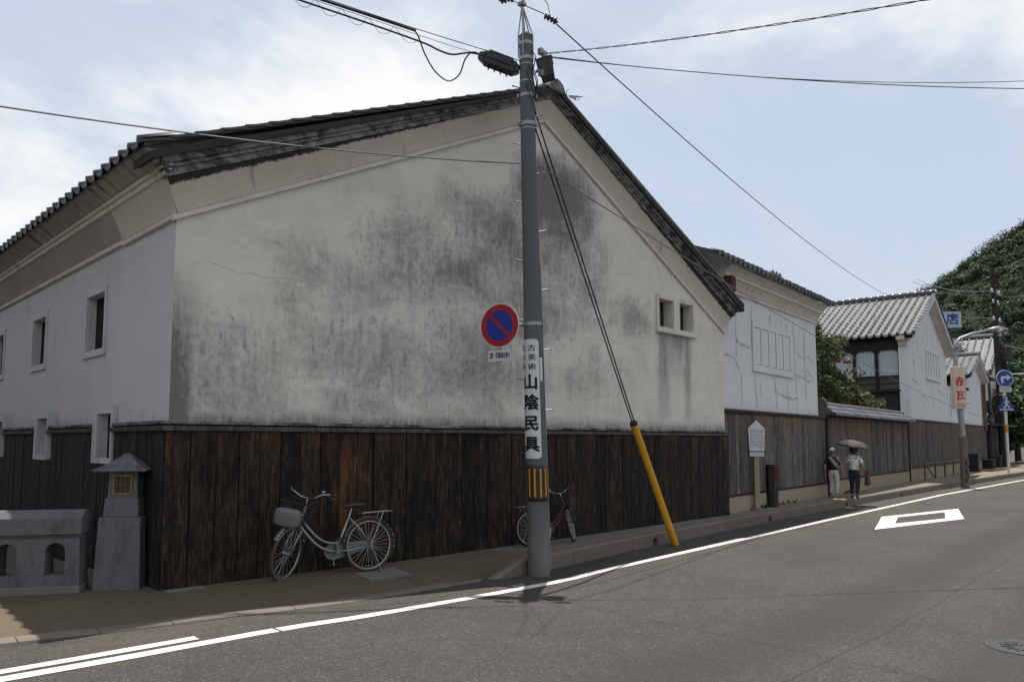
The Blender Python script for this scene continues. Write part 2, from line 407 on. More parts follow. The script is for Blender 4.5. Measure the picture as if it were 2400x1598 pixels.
def m_pole(g):
    x, y, z = g.xyz(g.pos()); n = g.noise((30, 30, .8), detail=5, rough=.6); n2 = g.noise(3, detail=5); rg = (z * 42.0 + n2 * 3.0).frac().ss(.35, .8)
    seam = 0
    c = g.mix((.080, .086, .090), (.125, .132, .136), n * .6 + n2 * .4); c = g.mix(c, (.05, .053, .055), rg * .25)
    c = g.mix(c, (.165, .16, .15), z.ss(1.0, .2) * n2)
    return dict(col=c, rough=.75, bump=rg + n, bs=.12, bd=.004)
M_pole = mat('pole_concrete', m_pole, spec=.35)
M_galv = mat('galvanised_steel', lambda g: dict(col=g.mix((.20, .21, .215), (.36, .37, .375), g.noise(20, detail=3)), rough=.5), metal=.6)
M_black = mat('black_plastic', lambda g: dict(col=g.mix((.010, .011, .012), (.022, .023, .024), g.noise(30)), rough=.45), spec=.4)
M_wire = mat('black_cable', col=(.012, .012, .013), rough=.5)
M_wire_grey = mat('grey_wire', col=(.10, .10, .10), rough=.5)
M_porc = mat('brown_porcelain', col=(.05, .028, .022), rough=.25, spec=.6)
M_white_enamel = mat('sign_white_enamel', lambda g: dict(col=g.mix((.50, .51, .52), (.60, .61, .61), g.noise(6, detail=5)), rough=.45))
M_red = mat('sign_red', lambda g: dict(col=g.mix((.36, .012, .012), (.30, .016, .016), g.noise(8)), rough=.45))
M_blue = mat('sign_blue', lambda g: dict(col=g.mix((.012, .028, .26), (.016, .036, .23), g.noise(8)), rough=.45))
M_blue2 = mat('traffic_blue', col=(.018, .06, .24), rough=.45)
M_ink = mat('black_print', col=(.008, .008, .009), rough=.6)
M_yellow = mat('yellow_plastic', lambda g: dict(col=g.mix((.60, .31, .018), (.52, .26, .02), g.noise((20, 20, 3), detail=5, rough=.7)), rough=.5))
M_yellow2 = mat('reflective_yellow', col=(.50, .22, .015), rough=.5)
M_brass = mat('gold_lattice', lambda g: dict(col=g.mix((.22, .145, .055), (.15, .10, .04), g.noise(30)), rough=.45), metal=.35)
M_amber = mat('amber_panel', lambda g: dict(col=g.mix((.085, .058, .024), (.06, .042, .018), g.noise(12)), rough=.5))
M_dark = mat('dark_interior', col=(.012, .011, .010), rough=.95)
M_glass = mat('dim_window_glass', col=(.045, .05, .05), rough=.12, spec=.7)
M_white = mat('white_house_plaster', lambda g: (lambda n, n2: dict(col=g.mix((.60, .61, .62), (.46, .465, .47), n * .6 + n2.ss(.5, .8) * .5), rough=.88, bump=n2, bs=.1, bd=.006))(g.noise(.9, detail=6), g.noise((8, 8, 1.2), detail=5)))
M_filler = mat('brown_crack_filler', lambda g: dict(col=g.mix((.34, .305, .265), (.56, .545, .52), (g.noise(4, detail=6, rough=.75) * .6 + g.noise(14, detail=4) * .5).ss(.42, .72)), rough=.92))
M_cream = mat('cream_plaster', lambda g: dict(col=g.mix((.50, .46, .40), (.36, .33, .28), g.noise((7, 7, 1.5), detail=6).ss(.4, .75)), rough=.9))
M_line = mat('road_paint', lambda g: (lambda n: dict(col=g.mix((.62, .60, .565), (.19, .175, .16), (n * .8 + g.noise(1.6, detail=6, rough=.7) * .55).ss(.63, .86) * .8), rough=.75, bump=n, bs=.3, bd=.003))(g.noise(120, detail=4, rough=.7)))
M_iron = mat('cast_iron', lambda g: dict(col=g.mix((.045, .046, .048), (.085, .085, .087), g.noise(20)), rough=.5), metal=.5)
M_rust = mat('rust_brown', lambda g: dict(col=g.mix((.10, .035, .018), (.05, .022, .015), g.noise(12, detail=5)), rough=.9))
def m_leaf(c0, c1):
    def f(g):
        n = g.noise(.9, detail=3); r = g.noise(24, detail=2)
        return dict(col=g.mix(c0, c1, (n * .5 + r * .6).ss(.3, .8)), rough=.5)
    return f
def leafmat(name, c0, c1):
    m = mat(name, m_leaf(c0, c1), spec=(.05 if 'forest' in name else .35)); nt = m.node_tree; b = nt.nodes['Principled BSDF']; out = nt.nodes['Material Output']
    if 'forest' in name: return m
    t = nt.nodes.new('ShaderNodeBsdfTranslucent'); mx = nt.nodes.new('ShaderNodeMixShader'); mx.inputs[0].default_value = .3
    src = b.inputs['Base Color'].links[0].from_socket; nt.links.new(src, t.inputs[0])
    nt.links.new(b.outputs[0], mx.inputs[1]); nt.links.new(t.outputs[0], mx.inputs[2]); nt.links.new(mx.outputs[0], out.inputs[0])
    return m
M_leaf_garden = leafmat('garden_leaf', (.022, .050, .012), (.095, .105, .028))
M_leaf_red = leafmat('reddish_leaf', (.10, .05, .02), (.13, .10, .03))
M_leaf_dark = leafmat('dark_leaf', (.014, .036, .010), (.045, .085, .020))
M_leaf_hill = leafmat('forest_leaf', (.030, .050, .030), (.062, .088, .046))  # distance haze put into both forest greens: lightened, slightly bluish
M_leaf_hill2 = leafmat('forest_leaf_pale', (.052, .070, .040), (.090, .108, .060))
M_bark = mat('bark', lambda g: dict(col=g.mix((.06, .048, .038), (.13, .11, .09), g.noise((20, 20, 3), detail=5)), rough=.9))
M_soil = mat('forest_floor', lambda g: dict(col=g.mix((.008, .014, .006), (.018, .028, .011), g.noise(.35, detail=6)), rough=1.0, bump=g.noise(.3, detail=6), bs=1.0, bd=3.0))

# ------------------------------------------------------------------ ground: road, markings, pavement, kerb
def interp(tab, x):
    if x <= tab[0][0]: return tab[0][1]
    for (a, b), (c, d) in zip(tab, tab[1:]):
        if x <= c:
            t = (x - a) / (c - a); return b + (d - b) * t
    return tab[-1][1]
def rz(x): return interp([(-400, 0), (.2, 0.0), (4.7, ROAD), (700, ROAD)], x)
rx = [-400, -40, -10, -3, -1, 0, .2] + [.2 + 4.5 * i / 9 for i in range(1, 10)] + [6, 12, 40, 120, 700]
ry = [-400, -60, -20, -10, -6, -3, -1, 2, 10, 60, 700]
struct(MB().add([(x, y, rz(x)) for x in rx for y in ry], [(i * len(ry) + j, (i + 1) * len(ry) + j, (i + 1) * len(ry) + j + 1, i * len(ry) + j + 1) for i in range(len(rx) - 1) for j in range(len(ry) - 1)]).build('road', M_road, smooth=True))
WL = [(-12, -1.2), (-6, -1.8), (-1.95, -2.15), (-1.09, -2.21), (-.02, -2.25), (1.14, -2.24), (2.72, -2.10), (5.68, -1.76), (9.8, -1.58), (15.63, -1.32), (26.8, -.86), (41.2, -.80), (80, -.4)]
def strip(tab, xs, w, z, end_cut=0):
    m = MB(); L = []; Rr = []
    for x in xs:
        y = interp(tab, x); d = Vector((1, (interp(tab, x + .3) - interp(tab, x - .3)) / .6, 0)).normalized(); n = Vector((-d.y, d.x, 0)) * w / 2
        L.append(Vector((x, y, rz(x) + z)) + n); Rr.append(Vector((x, y, rz(x) + z)) - n)
    for i in range(len(xs) - 1): m.add([L[i], L[i + 1], Rr[i + 1], Rr[i]], [(0, 1, 2, 3)])
    return m
struct(strip(WL, [-9 + .5 * i for i in range(165)], .15, .005).build('edge_line', M_line))
struct(strip([(-9, -1.2), (-1.91, -1.94), (-1.24, -1.975), (-.47, -2.01), (2, -2.1)], [-9 + .5 * i for i in range(17)] + [-.45], .13, .005).build('short_line', M_line))
dia_o = [(14.11, -2.85), (17.16, -2.0), (21.14, -2.78), (18.05, -3.66)]; dia_i = [(15.72, -2.77), (17.33, -2.34), (19.71, -2.80), (17.85, -3.29)]
m = MB()
for i in range(4):
    j = (i + 1) % 4; m.add([(*dia_o[i], ROAD + .006), (*dia_o[j], ROAD + .006), (*dia_i[j], ROAD + .006), (*dia_i[i], ROAD + .006)], [(0, 1, 2, 3)])
struct(m.build('diamond_marking', M_line))

KB = [(4.0, -1.24), (4.61, -1.19), (5.91, -1.07), (8.05, -.84), (11.59, -.62), (16.75, -.33), (24.46, -.08), (34.08, .12), (46, .18), (70, .9)]
AP = [(-12, .8), (-5, -.1), (-1.71, -.92), (-.77, -1.22), (.36, -1.42), (1.2, -1.44), (2.04, -1.38), (3.0, -1.25), (4.0, -1.1), (4.61, -1.1)]
def wall_y(x): return .3 if x < 12.7 else .35 + (x - 12.81) * math.tan(R(4.5))
def in_z(x): return interp([(-12, .05), (-2, .06), (0, .085), (2.5, .05), (5, SW)], x)
def out_z(x): return rz(x) + .012 if x < 3.4 else interp([(3.4, rz(3.4) + .012), (4.62, SW - .004), (6, SW - .004)], x)
m = MB(); xs = [-12 + .4 * i for i in range(30)] + [i * .4 for i in range(200)]
rows = 6; grid = []
for x in xs:
    yo = interp(AP, x) if x < 4.4 else interp(KB, x) + .10
    yi = (6.0 if x < -.05 else wall_y(x))
    col = []
    for k in range(rows + 1):
        t = k / rows
        y = yo + (yi - yo) * t; zz = out_z(x) + (in_z(x) - out_z(x)) * min(1, (y - yo) / 1.1) if x < 6 else SW - .004
        col.append((x, y, zz))
    col.insert(0, (x, yo, ROAD - .05 + rz(x) - ROAD))
    grid.append(col)
vs_ = [p for c in grid for p in c]; fs_ = []
for i in range(len(xs) - 1):
    for k in range(rows + 1): a = i * (rows + 2) + k; fs_.append((a, a + rows + 2, a + rows + 3, a + 1))
walk = struct(m.add(vs_, fs_).build('pavement', M_walk, smooth=50))
# far pavement and forecourt beyond the kerb run
# concrete gutter edge of the apron
gut = struct(bpy.data.objects.new('gutter', None)); COL.objects.link(gut)
gx = -7.0
while gx < 3.2:
    L = .6; m = MB()
    for a, b in ((gx, gx + L - .008),):
        ya, yb = interp(AP, a), interp(AP, b)
        m.prism([(-.10, -.05), (.06, -.05), (.06, .026), (-.06, .020), (-.10, .006)], lambda q, w: (a, ya + q, rz(a) + w), lambda q, w: (b, yb + q, rz(b) + w))
    m.build('gutter_stone', M_kerb, gut); gx += L

kerb = struct(bpy.data.objects.new('kerb', None)); COL.objects.link(kerb)
def kerb_stone(xa, xb, drain=None, ramp=False):
    m = MB(); ya, yb = interp(KB, xa), interp(KB, xb); h0, h1 = ROAD - .05, SW + .002
    def P(x, off, z):
        t = (x - xa) / (xb - xa); return (x, ya + (yb - ya) * t + off, z)
    za = ROAD + .02 if ramp else h1
    if drain:
        hx = drain; hole = [(hx - .09, ROAD + .005), (hx + .09, ROAD + .005)] + arc(hx, ROAD + .06, .09, 0, 180, 8)
        m.holed([(xa, h0), (xb, h0), (xb, h1 - .03), (xa, h1 - .03)], [hole], lambda a, b, d: P(a, d, b), .16, back=True, holedepth=.16)
        m.prism([(0, h1 - .03), (.03, h1), (.16, h1), (.16, h1 - .0295)], lambda q, w: P(xa, q, w), lambda q, w: P(xb, q, w))
    else:
        pa = [(.0, h0), (0, za - .03), (.03, za), (.16, za), (.16, h0)]; pb = [(0, h0), (0, h1 - .03), (.03, h1), (.16, h1), (.16, h0)]
        n = 5; m.add([P(xa, q, w) for q, w in pa] + [P(xb, q, w) for q, w in pb], [tuple(range(n))[::-1], tuple(range(n, 2 * n))] + [(i, (i + 1) % n, n + (i + 1) % n, n + i) for i in range(n)])
    o = m.build('kerb_stone', M_kerb, kerb)
    if drain:
        MB().box((drain - .12, interp(KB, drain) + .158, ROAD), (drain + .12, interp(KB, drain) + .166, ROAD + .17)).build('drain_back', M_dark, o)
kerb_stone(3.95, 4.62, ramp=True)
x = 4.63
while x < 60:
    L = 1.28 if x < 5.8 else 1.9
    dr = next((d for d in (8.60, 14.04, 19.55, 25.1) if x + .15 < d < x + L - .15), None)
    kerb_stone(x, x + L - .012, dr); x += L
# drain covers along the foot of the wall
cov = MB().box((-.5, -.5, -.03), (.5, .5, 0)).mesh('drain_cover')
xx = 4.95
while xx < 12.4:
    L = .6; inst(cov, 'drain_cover', M_slab, walk, (xx + L / 2, -.26, SW + .002 + rnd.random() * .004), (0, 0, 0), (L - .015, .34, 1)); xx += L
for (cx, cy, l, w) in ((2.55, -.62, .62, .42), (.18, -.16, .42, .16)):
    inst(cov, 'drain_cover', M_slab, walk, (cx, cy, (.022 if cx > 1 else .088)), (R(6 if cx > 1 else 1), 0, R(-3)), (l, w, 1))
# manhole cover in the road
mh = empty('manhole_cover', 'round cast iron manhole cover in the asphalt at the right edge', 'manhole cover', (5.22, -7.16, ROAD))
MB().lathe([(.30, -.02), (.30, .006), (.265, .006), (.262, .002)], 40, cap=False).build('outer_ring', M_iron, mh)
MB().lathe([(.262, -.02), (.26, .005), (.20, .005), (.197, .001), (.0, .001)], 40, cap=False).build('lid', M_iron, mh)
for k in range(24):
    a = k * R(15); rr = .10 if k % 2 else .15
    MB().cbox((0, 0, 0), (.05, .022, .008), Matrix.Translation((rr * math.cos(a), rr * math.sin(a), .004)) @ Matrix.Rotation(a, 4, 'Z')).build('tread_stud', M_iron, mh)

# ------------------------------------------------------------------ the big storehouse
W_, AX = 12.81, 6.405
def rake(z0, za, x):
    return za - (za - z0) / AX * abs(x - AX)
house = empty('storehouse', 'big old storehouse, stained white plaster gable above dark vertical boards', 'storehouse', (0, 0, 0))
wins = [(10.07, 10.62), (10.88, 11.42)]
outer = [(0, -.15), (W_, -.15), (W_, rake(4.35, 7.54, W_)), (AX, 7.54), (0, 4.35)]
holes = [[(a, 4.20), (b, 4.20), (b, 4.79), (a, 4.79)] for a, b in wins]
gable = MB().holed(outer, holes, lambda a, b, d: (a, d, b), .3, back=False, holedepth=.42).build('gable_wall', M_gable, house)
# small twin window of the gable
wf = MB().holed([(9.98, 4.10), (11.51, 4.10), (11.51, 4.89), (9.98, 4.89)], [[(a - .01, 4.19), (b + .01, 4.19), (b + .01, 4.80), (a - .01, 4.80)] for a, b in wins],
                lambda a, b, d: (a, d - .035, b), .045, back=False).build('window_frame', M_trim, house, bevel=.008)
MB().box((9.95, -.085, 4.055), (11.54, .01, 4.115)).build('window_sill', M_trim, house, bevel=.015)
for a, b in wins:
    MB().box((a - .03, .36, 4.17), (b + .03, .40, 4.82)).build('window_pane', M_dark, house)
    for q in (.12, .27, .42): MB().box((a + q, .17, 4.2), (a + q + .035, .205, 4.79)).build('window_bar', M_timber, house)
# side wall with its upper and lower windows, and the thicker corner pier
XS = .06
up = [(2.60 + 3.05 * n, 3.40 + 3.05 * n, 3.06, 3.86) for n in range(4)]; lo = [(1.80 + 3.05 * n, 2.36 + 3.05 * n, 1.52, 2.11) for n in range(4)]
holes = [[(a, c), (b, c), (b, d), (a, d)] for a, b, c, d in up + lo]
MB().holed([(.05, -.15), (14, -.15), (14, 4.46), (.05, 4.46)], holes, lambda a, b, d: (XS + d, a, b), .3, back=False, holedepth=.16).build('side_wall', M_side, house)
MB().box((-.002, .004, -.15), (XS + .02, 1.72, 4.42)).build('corner_pier', M_side, house, bevel=.012)
PD = .11
for a, b, c, d in up:
    f = MB().holed([(a - .07, c - .10), (b + .13, c - .10), (b + .13, d + .12), (a - .07, d + .12)], [[(a - .005, c - .005), (b + .005, c - .005), (b + .005, d + .005), (a - .005, d + .005)]],
                   lambda p, q, w: (XS - .028 + w, p, q), .033, back=False).build('window_frame', M_side, house, bevel=.014)
    MB().box((XS + PD, a - .02, c - .02), (XS + PD + .03, b + .02, d + .02)).build('window_pane', M_dark, f)
PD = .02
for a, b, c, d in lo:
    f = MB().holed([(a - .05, c - .07), (b + .18, c - .07), (b + .18, d + .13), (a - .05, d + .13)], [[(a - .005, c - .005), (b + .005, c - .005), (b + .005, d + .005), (a - .005, d + .005)]],
                   lambda p, q, w: (XS - .125 + w, p, q), .13, back=False).build('window_frame', M_side, house, bevel=.02)
    MB().box((XS + PD, a - .02, c - .02), (XS + PD + .03, b + .02, d + .02)).build('window_pane', M_dark, f)
# body behind (closes the volume)
MB().box((.5, .5, 0), (W_ - .01, 13.9, 4.3)).build('inner_wall', M_side, house)
MB().box((W_ - .3, .301, -.15), (W_ - .002, 14, 4.34)).build('far_wall', M_side, house)

def rake_layer(name, m, prof, x0, x1, bevel=0, n=1):
    """prof: list of (y, z_at_corner, z_at_apex); swept from x0 over the apex to x1"""
    xs = [x0, AX, x1]; mb = MB()
    rings = [[(x, y, rake(a, b, x)) for (y, a, b) in prof] for x in xs]
    return mb.ring_sweep(rings).build(name, m, house, bevel=bevel)
rake_layer('cove_bead', M_trim, [(.02, 4.33, 7.52), (-.05, 4.335, 7.525), (-.055, 4.39, 7.585), (.02, 4.43, 7.62)], -.05, W_ + .05)
cv = [(-.045, 4.40, 7.60)] + [(-.045 - .155 * (t ** 1.35), 4.40 + .46 * t, 7.60 + .32 * t) for t in (.2, .4, .6, .8, 1.0)]
rings = []
for k, x in ((0, 0), (1, AX), (2, W_)):
    ring = []
    for i, (y, a, b) in enumerate(cv):
        t = i / 5; xx = x + (-.2 * t if k == 0 else (.2 * t if k == 2 else 0)); ring.append((xx, y, rake(a, b, xx)))
    ring += [(x, .25, rake(4.86, 7.92, x)), (x, .25, rake(4.40, 7.60, x))]
    rings.append(ring)
MB().ring_sweep(rings).build('gable_cove', M_cove, house, smooth=40)
rake_layer('verge_band', M_mould, [(-.1, 4.84, 7.90), (-.225, 4.845, 7.905), (-.225, 4.925, 7.955), (-.1, 4.93, 7.96)], -.22, W_ + .22)
rake_layer('verge_band', M_mould, [(-.1, 4.927, 7.957), (-.25, 4.93, 7.957), (-.255, 4.985, 7.99), (-.1, 4.99, 7.99)], -.26, W_ + .26, bevel=.008)
rake_layer('verge_band', M_mould, [(-.1, 4.987, 7.992), (-.285, 4.987, 7.992), (-.305, 5.085, 8.04), (-.1, 5.09, 8.04)], -.30, W_ + .30, bevel=.008)
rake_layer('verge_flashing', M_verge_board, [(.2, 5.075, 8.035), (-.345, 5.062, 8.024), (-.36, 5.145, 8.075), (.2, 5.15, 8.08)], -.44, W_ + .44)
# eave along the canal side: bead, cove, drip bands
def eave_layer(name, m, prof, y0, y1, side=-1, bevel=0):
    return MB().ring_sweep([[((q if side < 0 else W_ - q), y, z) for q, z in prof] for y in (y0, y1)]).build(name, m, house, smooth=False, bevel=bevel)
cvx = [(-.045 - .155 * (t ** 1.35), 4.40 + .37 * t) for t in (0, .2, .4, .6, .8, 1.0)]
def eave_mitre(name, m, prof, y1):
    """eave profile whose near end is mitred at 45 degrees against the gable's"""
    return MB().ring_sweep([[(q, (q if q < 0 else .02), z) for q, z in prof], [(q, y1, z) for q, z in prof]]).build(name, m, house, smooth=40)
eave_mitre('eave_bead', M_trim, [(.05, 4.335), (-.05, 4.335), (-.055, 4.385), (.05, 4.42)], 1.72)
eave_mitre('eave_cove', M_pier_cove, cvx + [(.2, 4.77), (.2, 4.40)], 1.72)
eave_layer('eave_bead', M_trim, [(.15, 4.40), (.01, 4.402), (.005, 4.455), (.15, 4.47)], 1.722, 14)
eave_layer('eave_cove', M_scove, [(.06 - .045 - .215 * (t ** 1.1), 4.45 + .32 * t) for t in (0, .25, .5, .75, 1)] + [(.3, 4.77), (.3, 4.45)], 1.721, 14)
eave_layer('eave_band', M_trim, [(-.16, 4.765), (-.225, 4.768), (-.235, 4.825), (-.16, 4.83)], -.205, 14, bevel=.006)
eave_layer('eave_band', M_trim, [(-.16, 4.827), (-.262, 4.828), (-.272, 4.872), (-.16, 4.875)], -.235, 14, bevel=.006)
eave_layer('eave_frieze', M_scove, [(-.16, 4.87), (-.285, 4.872), (-.47, 5.0), (-.16, 5.02)], -.26, 14)
eave_layer('eave_cove', M_cove, [(-.05, 4.48), (-.2, 4.7), (-.28, 4.84), (.2, 4.84), (.2, 4.48)], -.05, 14, 1)
eave_layer('eave_band', M_mould, [(.1, 4.835), (-.30, 4.84), (-.36, 4.99), (.1, 5.02)], -.24, 14, 1)
# roof
SL = (8.09 - 5.0) / (AX + .5)
roof = MB().ring_sweep([[(-.5, y, 5.0), (AX, y, 8.08), (W_ + .5, y, 5.0), (W_ + .5, y, 5.06), (AX, y, 8.15), (-.5, y, 5.06)] for y in (-.33, 14)]).build('roof', M_tile_dark, house)
def wave_tile(w, l, h, thick=.018, n=9):
    """pantile: x across (w), y up the slope (l); dips then rolls up at one side"""
    prof = []
    for i in range(n):
        t = i / (n - 1); z = -h * .55 * math.sin(math.pi * min(t / .68, 1)) + (h * math.sin(math.pi * (t - .68) / .32) if t > .68 else 0)
        prof.append(((t - .5) * w, z))
    mb = MB(); lipz = .012
    a = [(x, 0, z + lipz) for x, z in prof]; b = [(x, l, z) for x, z in prof]; c = [(x, 0, z - thick * 1.6) for x, z in prof]
    vs = a + b + c
    fs = [(i, i + 1, n + i + 1, n + i) for i in range(n - 1)] + [(2 * n + i, 2 * n + i + 1, i + 1, i) for i in range(n - 1)]
    return mb.add(vs, fs)
et = wave_tile(.31, .42, .045, .022).mesh('eave_tile', True)
ang = math.atan(SL)
yy = -.22
while yy < 13.5:
    inst(et, 'eave_tile', M_tile_dark, roof, (-.56, yy, 5.03), (ang, 0, -math.pi / 2)); yy += .30
vt = MB().box((0, 0, 0), (.34, .2, .028)).mesh('verge_tile')
for sgn in (1,):
    s = -.55
    while s < AX - .2:
        inst(vt, 'verge_tile', M_tile_dark, roof, (s if sgn > 0 else W_ - s, -.36 if sgn > 0 else -.16, 5.03 + (s + .5) * SL + .005), (0, (-ang + .085), 0) if sgn > 0 else (0, -ang + .10, math.pi)); s += .30
# rib courses along the ridge and the ridge end ornament
rd = MB().ring_sweep([[(AX - .16, y, 8.02), (AX - .13, y, 8.16), (AX - .07, y, 8.23), (AX + .07, y, 8.23), (AX + .13, y, 8.16), (AX + .16, y, 8.02)] for y in (-.25, 14)]).build('ridge', M_tile_dark, house)
MB().prism([(-.26, 7.98), (.26, 7.98), (.20, 8.08), (.16, 8.16), (.08, 8.21), (0, 8.23), (-.08, 8.21), (-.16, 8.16), (-.20, 8.08)], lambda a, b: (AX + a, -.37, b), lambda a, b: (AX + a, -.22, b)).build('ridge_end_tile', M_mould, house, bevel=.02)
# weeds on the ridge end
m = MB()
for k in range(14):
    a = Vector((AX + .35 + rnd.uniform(-.1, .25), -.33, 8.02)); d = Vector((rnd.uniform(-.05, .25), rnd.uniform(-.1, .1), rnd.uniform(.02, .16))); m.tube([a, a + d * .6, a + d + Vector((.04, 0, -.02))], .006, 4)
stuff(m.build('weed_tuft', M_leaf_red, house))

# board skirts, each board on its own; ledge above
bd = MB().box((-.5, -.5, 0), (.5, .5, 1)).mesh('board'); bd.materials.append(M_board)
bdb = MB().box((-.5, -.5, 0), (.5, .5, 1)).mesh('board'); bdb.materials.append(M_board_brown)
bds = MB().box((-.5, -.5, 0), (.5, .5, 1)).mesh('board'); bds.materials.append(M_board_side)
x = -.05; i = 0
while x < W_ + .03:
    w = .282 + rnd.uniform(-.02, .02)
    if x + w > W_ + .05: w = W_ + .05 - x
    brown = 1.80 < x + .02 < 2.72
    inst(bdb if brown else bd, 'board', None, gable, (x + w / 2, -.028 - rnd.random() * .014, -.10), (0, rnd.uniform(-.002, .002), 0), (w - .010 - rnd.random() * .006, .034, 1.968))
    x += w; i += 1
y = .0
while y < 13.5:
    w = .285 + rnd.uniform(-.02, .02); cy = y + w / 2
    top = 1.868
    for a, b, c, d in lo:
        if a - .05 - w / 2 < cy < b + .18 + w / 2 - .05: top = c - .075
    inst(bds, 'board', None, house, (-.028 - rnd.random() * .012, cy, -.10), (0, 0, 0), (.034, w - .012, top + .10)); y += w
def ledge(pts, name='ledge'):
    pass
for z0, z1, d, mm in ((1.868, 1.925, .085, M_rail), (1.925, 1.945, .035, M_dark), (1.945, 1.985, .065, M_mould)):
    MB().box((-d, -d, z0), (W_ + d * .6, 0, z1)).build('ledge_rail', mm, house, bevel=.006)
    segs = [0.001] + [v for a, b, c, dd in lo for v in (a - .052, b + .182)] + [14]
    for k in range(0, len(segs) - 1, 2):
        MB().box((-d, segs[k], z0), (XS, segs[k + 1], z1)).build('ledge_rail', mm, house, bevel=.006)

# ------------------------------------------------------------------ the row along the street; its frame runs 4.5 degrees off the gable
OB, AB = (12.81, .10), R(4.5)
def on_row(u, v, z=0.0): return (OB[0] + u * math.cos(AB) - v * math.sin(AB), OB[1] + u * math.sin(AB) + v * math.cos(AB), z)
def row_thing(name, label, cat, u=0, v=0, group=None):
    return empty(name, label, cat, on_row(u, v), AB, group)
def cracks(parent, segs, d, wv=.05, m=None):
    """hand-smeared filler over cracks: ragged ribbons standing 3 mm off the wall (local x along, z up, face at y=d)"""
    for seg in segs:
        (x0, z0), (x1, z1) = seg[:2]; w = seg[2] if len(seg) > 2 else wv
        n = max(4, int(math.hypot(x1 - x0, z1 - z0) / .12)); mb = MB(); L = []
        jx = jz = 0
        for i in range(n + 1):
            t = i / n; jx = jx * .7 + rnd.uniform(-.03, .03); jz = jz * .7 + rnd.uniform(-.03, .03)
            ww = w * rnd.uniform(.5, 2.0) * (.4 if i in (0, n) else 1)
            p = Vector((x0 + (x1 - x0) * t + jx, d, z0 + (z1 - z0) * t + jz)); q = Vector((z1 - z0, 0, -(x1 - x0))).normalized() * ww / 2
            L.append((p - q, p + q))
        vs = [q for ab in L for q in ab]; n0 = len(vs)
        vs += [v - Vector((0, .003, 0)) for v in vs]
        fs = [(2 * i, 2 * i + 1, 2 * i + 3, 2 * i + 2) for i in range(n)]; fs += [tuple(k + n0 for k in f) for f in fs]
        mb.add(vs, fs).build('crack_filler', m or M_filler, parent)
def skirt(parent, me, u0, u1, z0, z1, w, v=-.03, name='board'):
    u = u0
    while u < u1 - .02:
        ww = min(w * rnd.uniform(.88, 1.12), u1 - u)
        inst(me, name, None, parent, (u + ww / 2, v - rnd.random() * .012, z0), (0, 0, 0), (ww - .012, .03, z1 - z0)); u += ww
def boxmesh(m): me = MB().box((-.5, -.5, 0), (.5, .5, 1)).mesh('board'); me.materials.append(m); return me
bm_grey, bm_grey2, bm_far = boxmesh(M_board_grey), boxmesh(M_board_grey2), boxmesh(M_board_far)

# second storehouse, eave side to the street
b2 = row_thing('white_storehouse', 'white storehouse with mended cracks and a barred relief panel, next to the stained gable', 'storehouse')
MB().box((.012, 0, 0), (7.12, 6, 5.50)).build('street_wall', M_white, b2)
cracks(b2, [((1.0, 5.2), (1.05, 3.9)), ((2.0, 5.3), (2.02, 3.7)), ((2.15, 3.5), (2.3, 2.6)), ((3.35, 5.2), (3.3, 4.9)), ((3.5, 3.55), (3.75, 2.6), .07), ((4.5, 5.1), (4.6, 4.85)), ((5.1, 5.2), (5.2, 3.5)),
            ((5.2, 3.55), (5.3, 2.6), .04), ((6.0, 5.0), (6.1, 3.0), .07), ((1.0, 4.25), (1.98, 4.1), .07), ((.3, 3.85), (.9, 3.8)), ((.9, 3.8), (1.2, 3.55), .06), ((4.6, 3.75), (6.5, 3.55), .07), ((3.6, 3.05), (5.4, 2.95), .06),
            ((4.5, 3.45), (4.55, 2.6), .04), ((6.2, 3.9), (6.9, 3.6), .06), ((1.25, 3.5), (1.3, 2.6), .04), ((5.3, 4.4), (5.7, 4.2), .06), ((2.5, 3.3), (2.55, 2.9), .03), ((6.2, 2.9), (6.25, 2.6), .03), ((4.1, 5.2), (4.15, 4.9), .04), ((6.3, 4.3), (6.8, 4.2), .06)], -.001)
pn = MB().holed([(2.0, 3.60), (4.92, 3.60), (4.92, 4.86), (2.0, 4.86)], [[(a, 3.74), (a + .40, 3.74), (a + .40, 4.74), (a, 4.74)] for a in (2.16, 2.70, 3.24, 3.78, 4.32)],
                lambda a, b, d: (a, d - .04, b), .045, back=False).build('relief_panel', M_white, b2, bevel=.006)
for a in (2.16, 2.70, 3.24, 3.78, 4.32): MB().box((a + .04, -.028, 3.76), (a + .36, .01, 4.72)).build('panel_slat', M_white, pn)
MB().box((1.96, -.06, 3.56), (4.96, 0, 3.602)).build('panel_sill', M_white, pn)
def eave_b2(name, m, prof, u0=.012, u1=7.12, bevel=0): return MB().ring_sweep([[(u, q, z) for q, z in prof] for u in (u0, u1)]).build(name, m, b2, bevel=bevel)
eave_b2('eave_bead', M_trim, [(.02, 5.42), (-.05, 5.425), (-.055, 5.48), (.02, 5.51)], u1=7.17)
eave_b2('eave_cove', M_cream, [(-.04, 5.49), (-.09, 5.62), (-.17, 5.74), (.2, 5.74), (.2, 5.49)], u1=7.25)
eave_b2('eave_band', M_trim, [(.2, 5.735), (-.20, 5.74), (-.215, 5.80), (.2, 5.80)], u1=7.3)
eave_b2('eave_cove', M_cream, [(-.19, 5.80), (-.26, 5.90), (-.36, 5.98), (.2, 5.98), (.2, 5.80)], u1=7.35)
rf2 = MB().ring_sweep([[(u, -.46, 6.0), (u, 3.2, 7.55), (u, 6.8, 6.0), (u, 6.8, 6.06), (u, 3.2, 7.62), (u, -.46, 6.07)] for u in (-1.0, 7.55)]).build('roof', M_tile_dark, b2)
et2 = wave_tile(.30, .40, .06, .035).mesh('eave_tile', True)
u = -.85
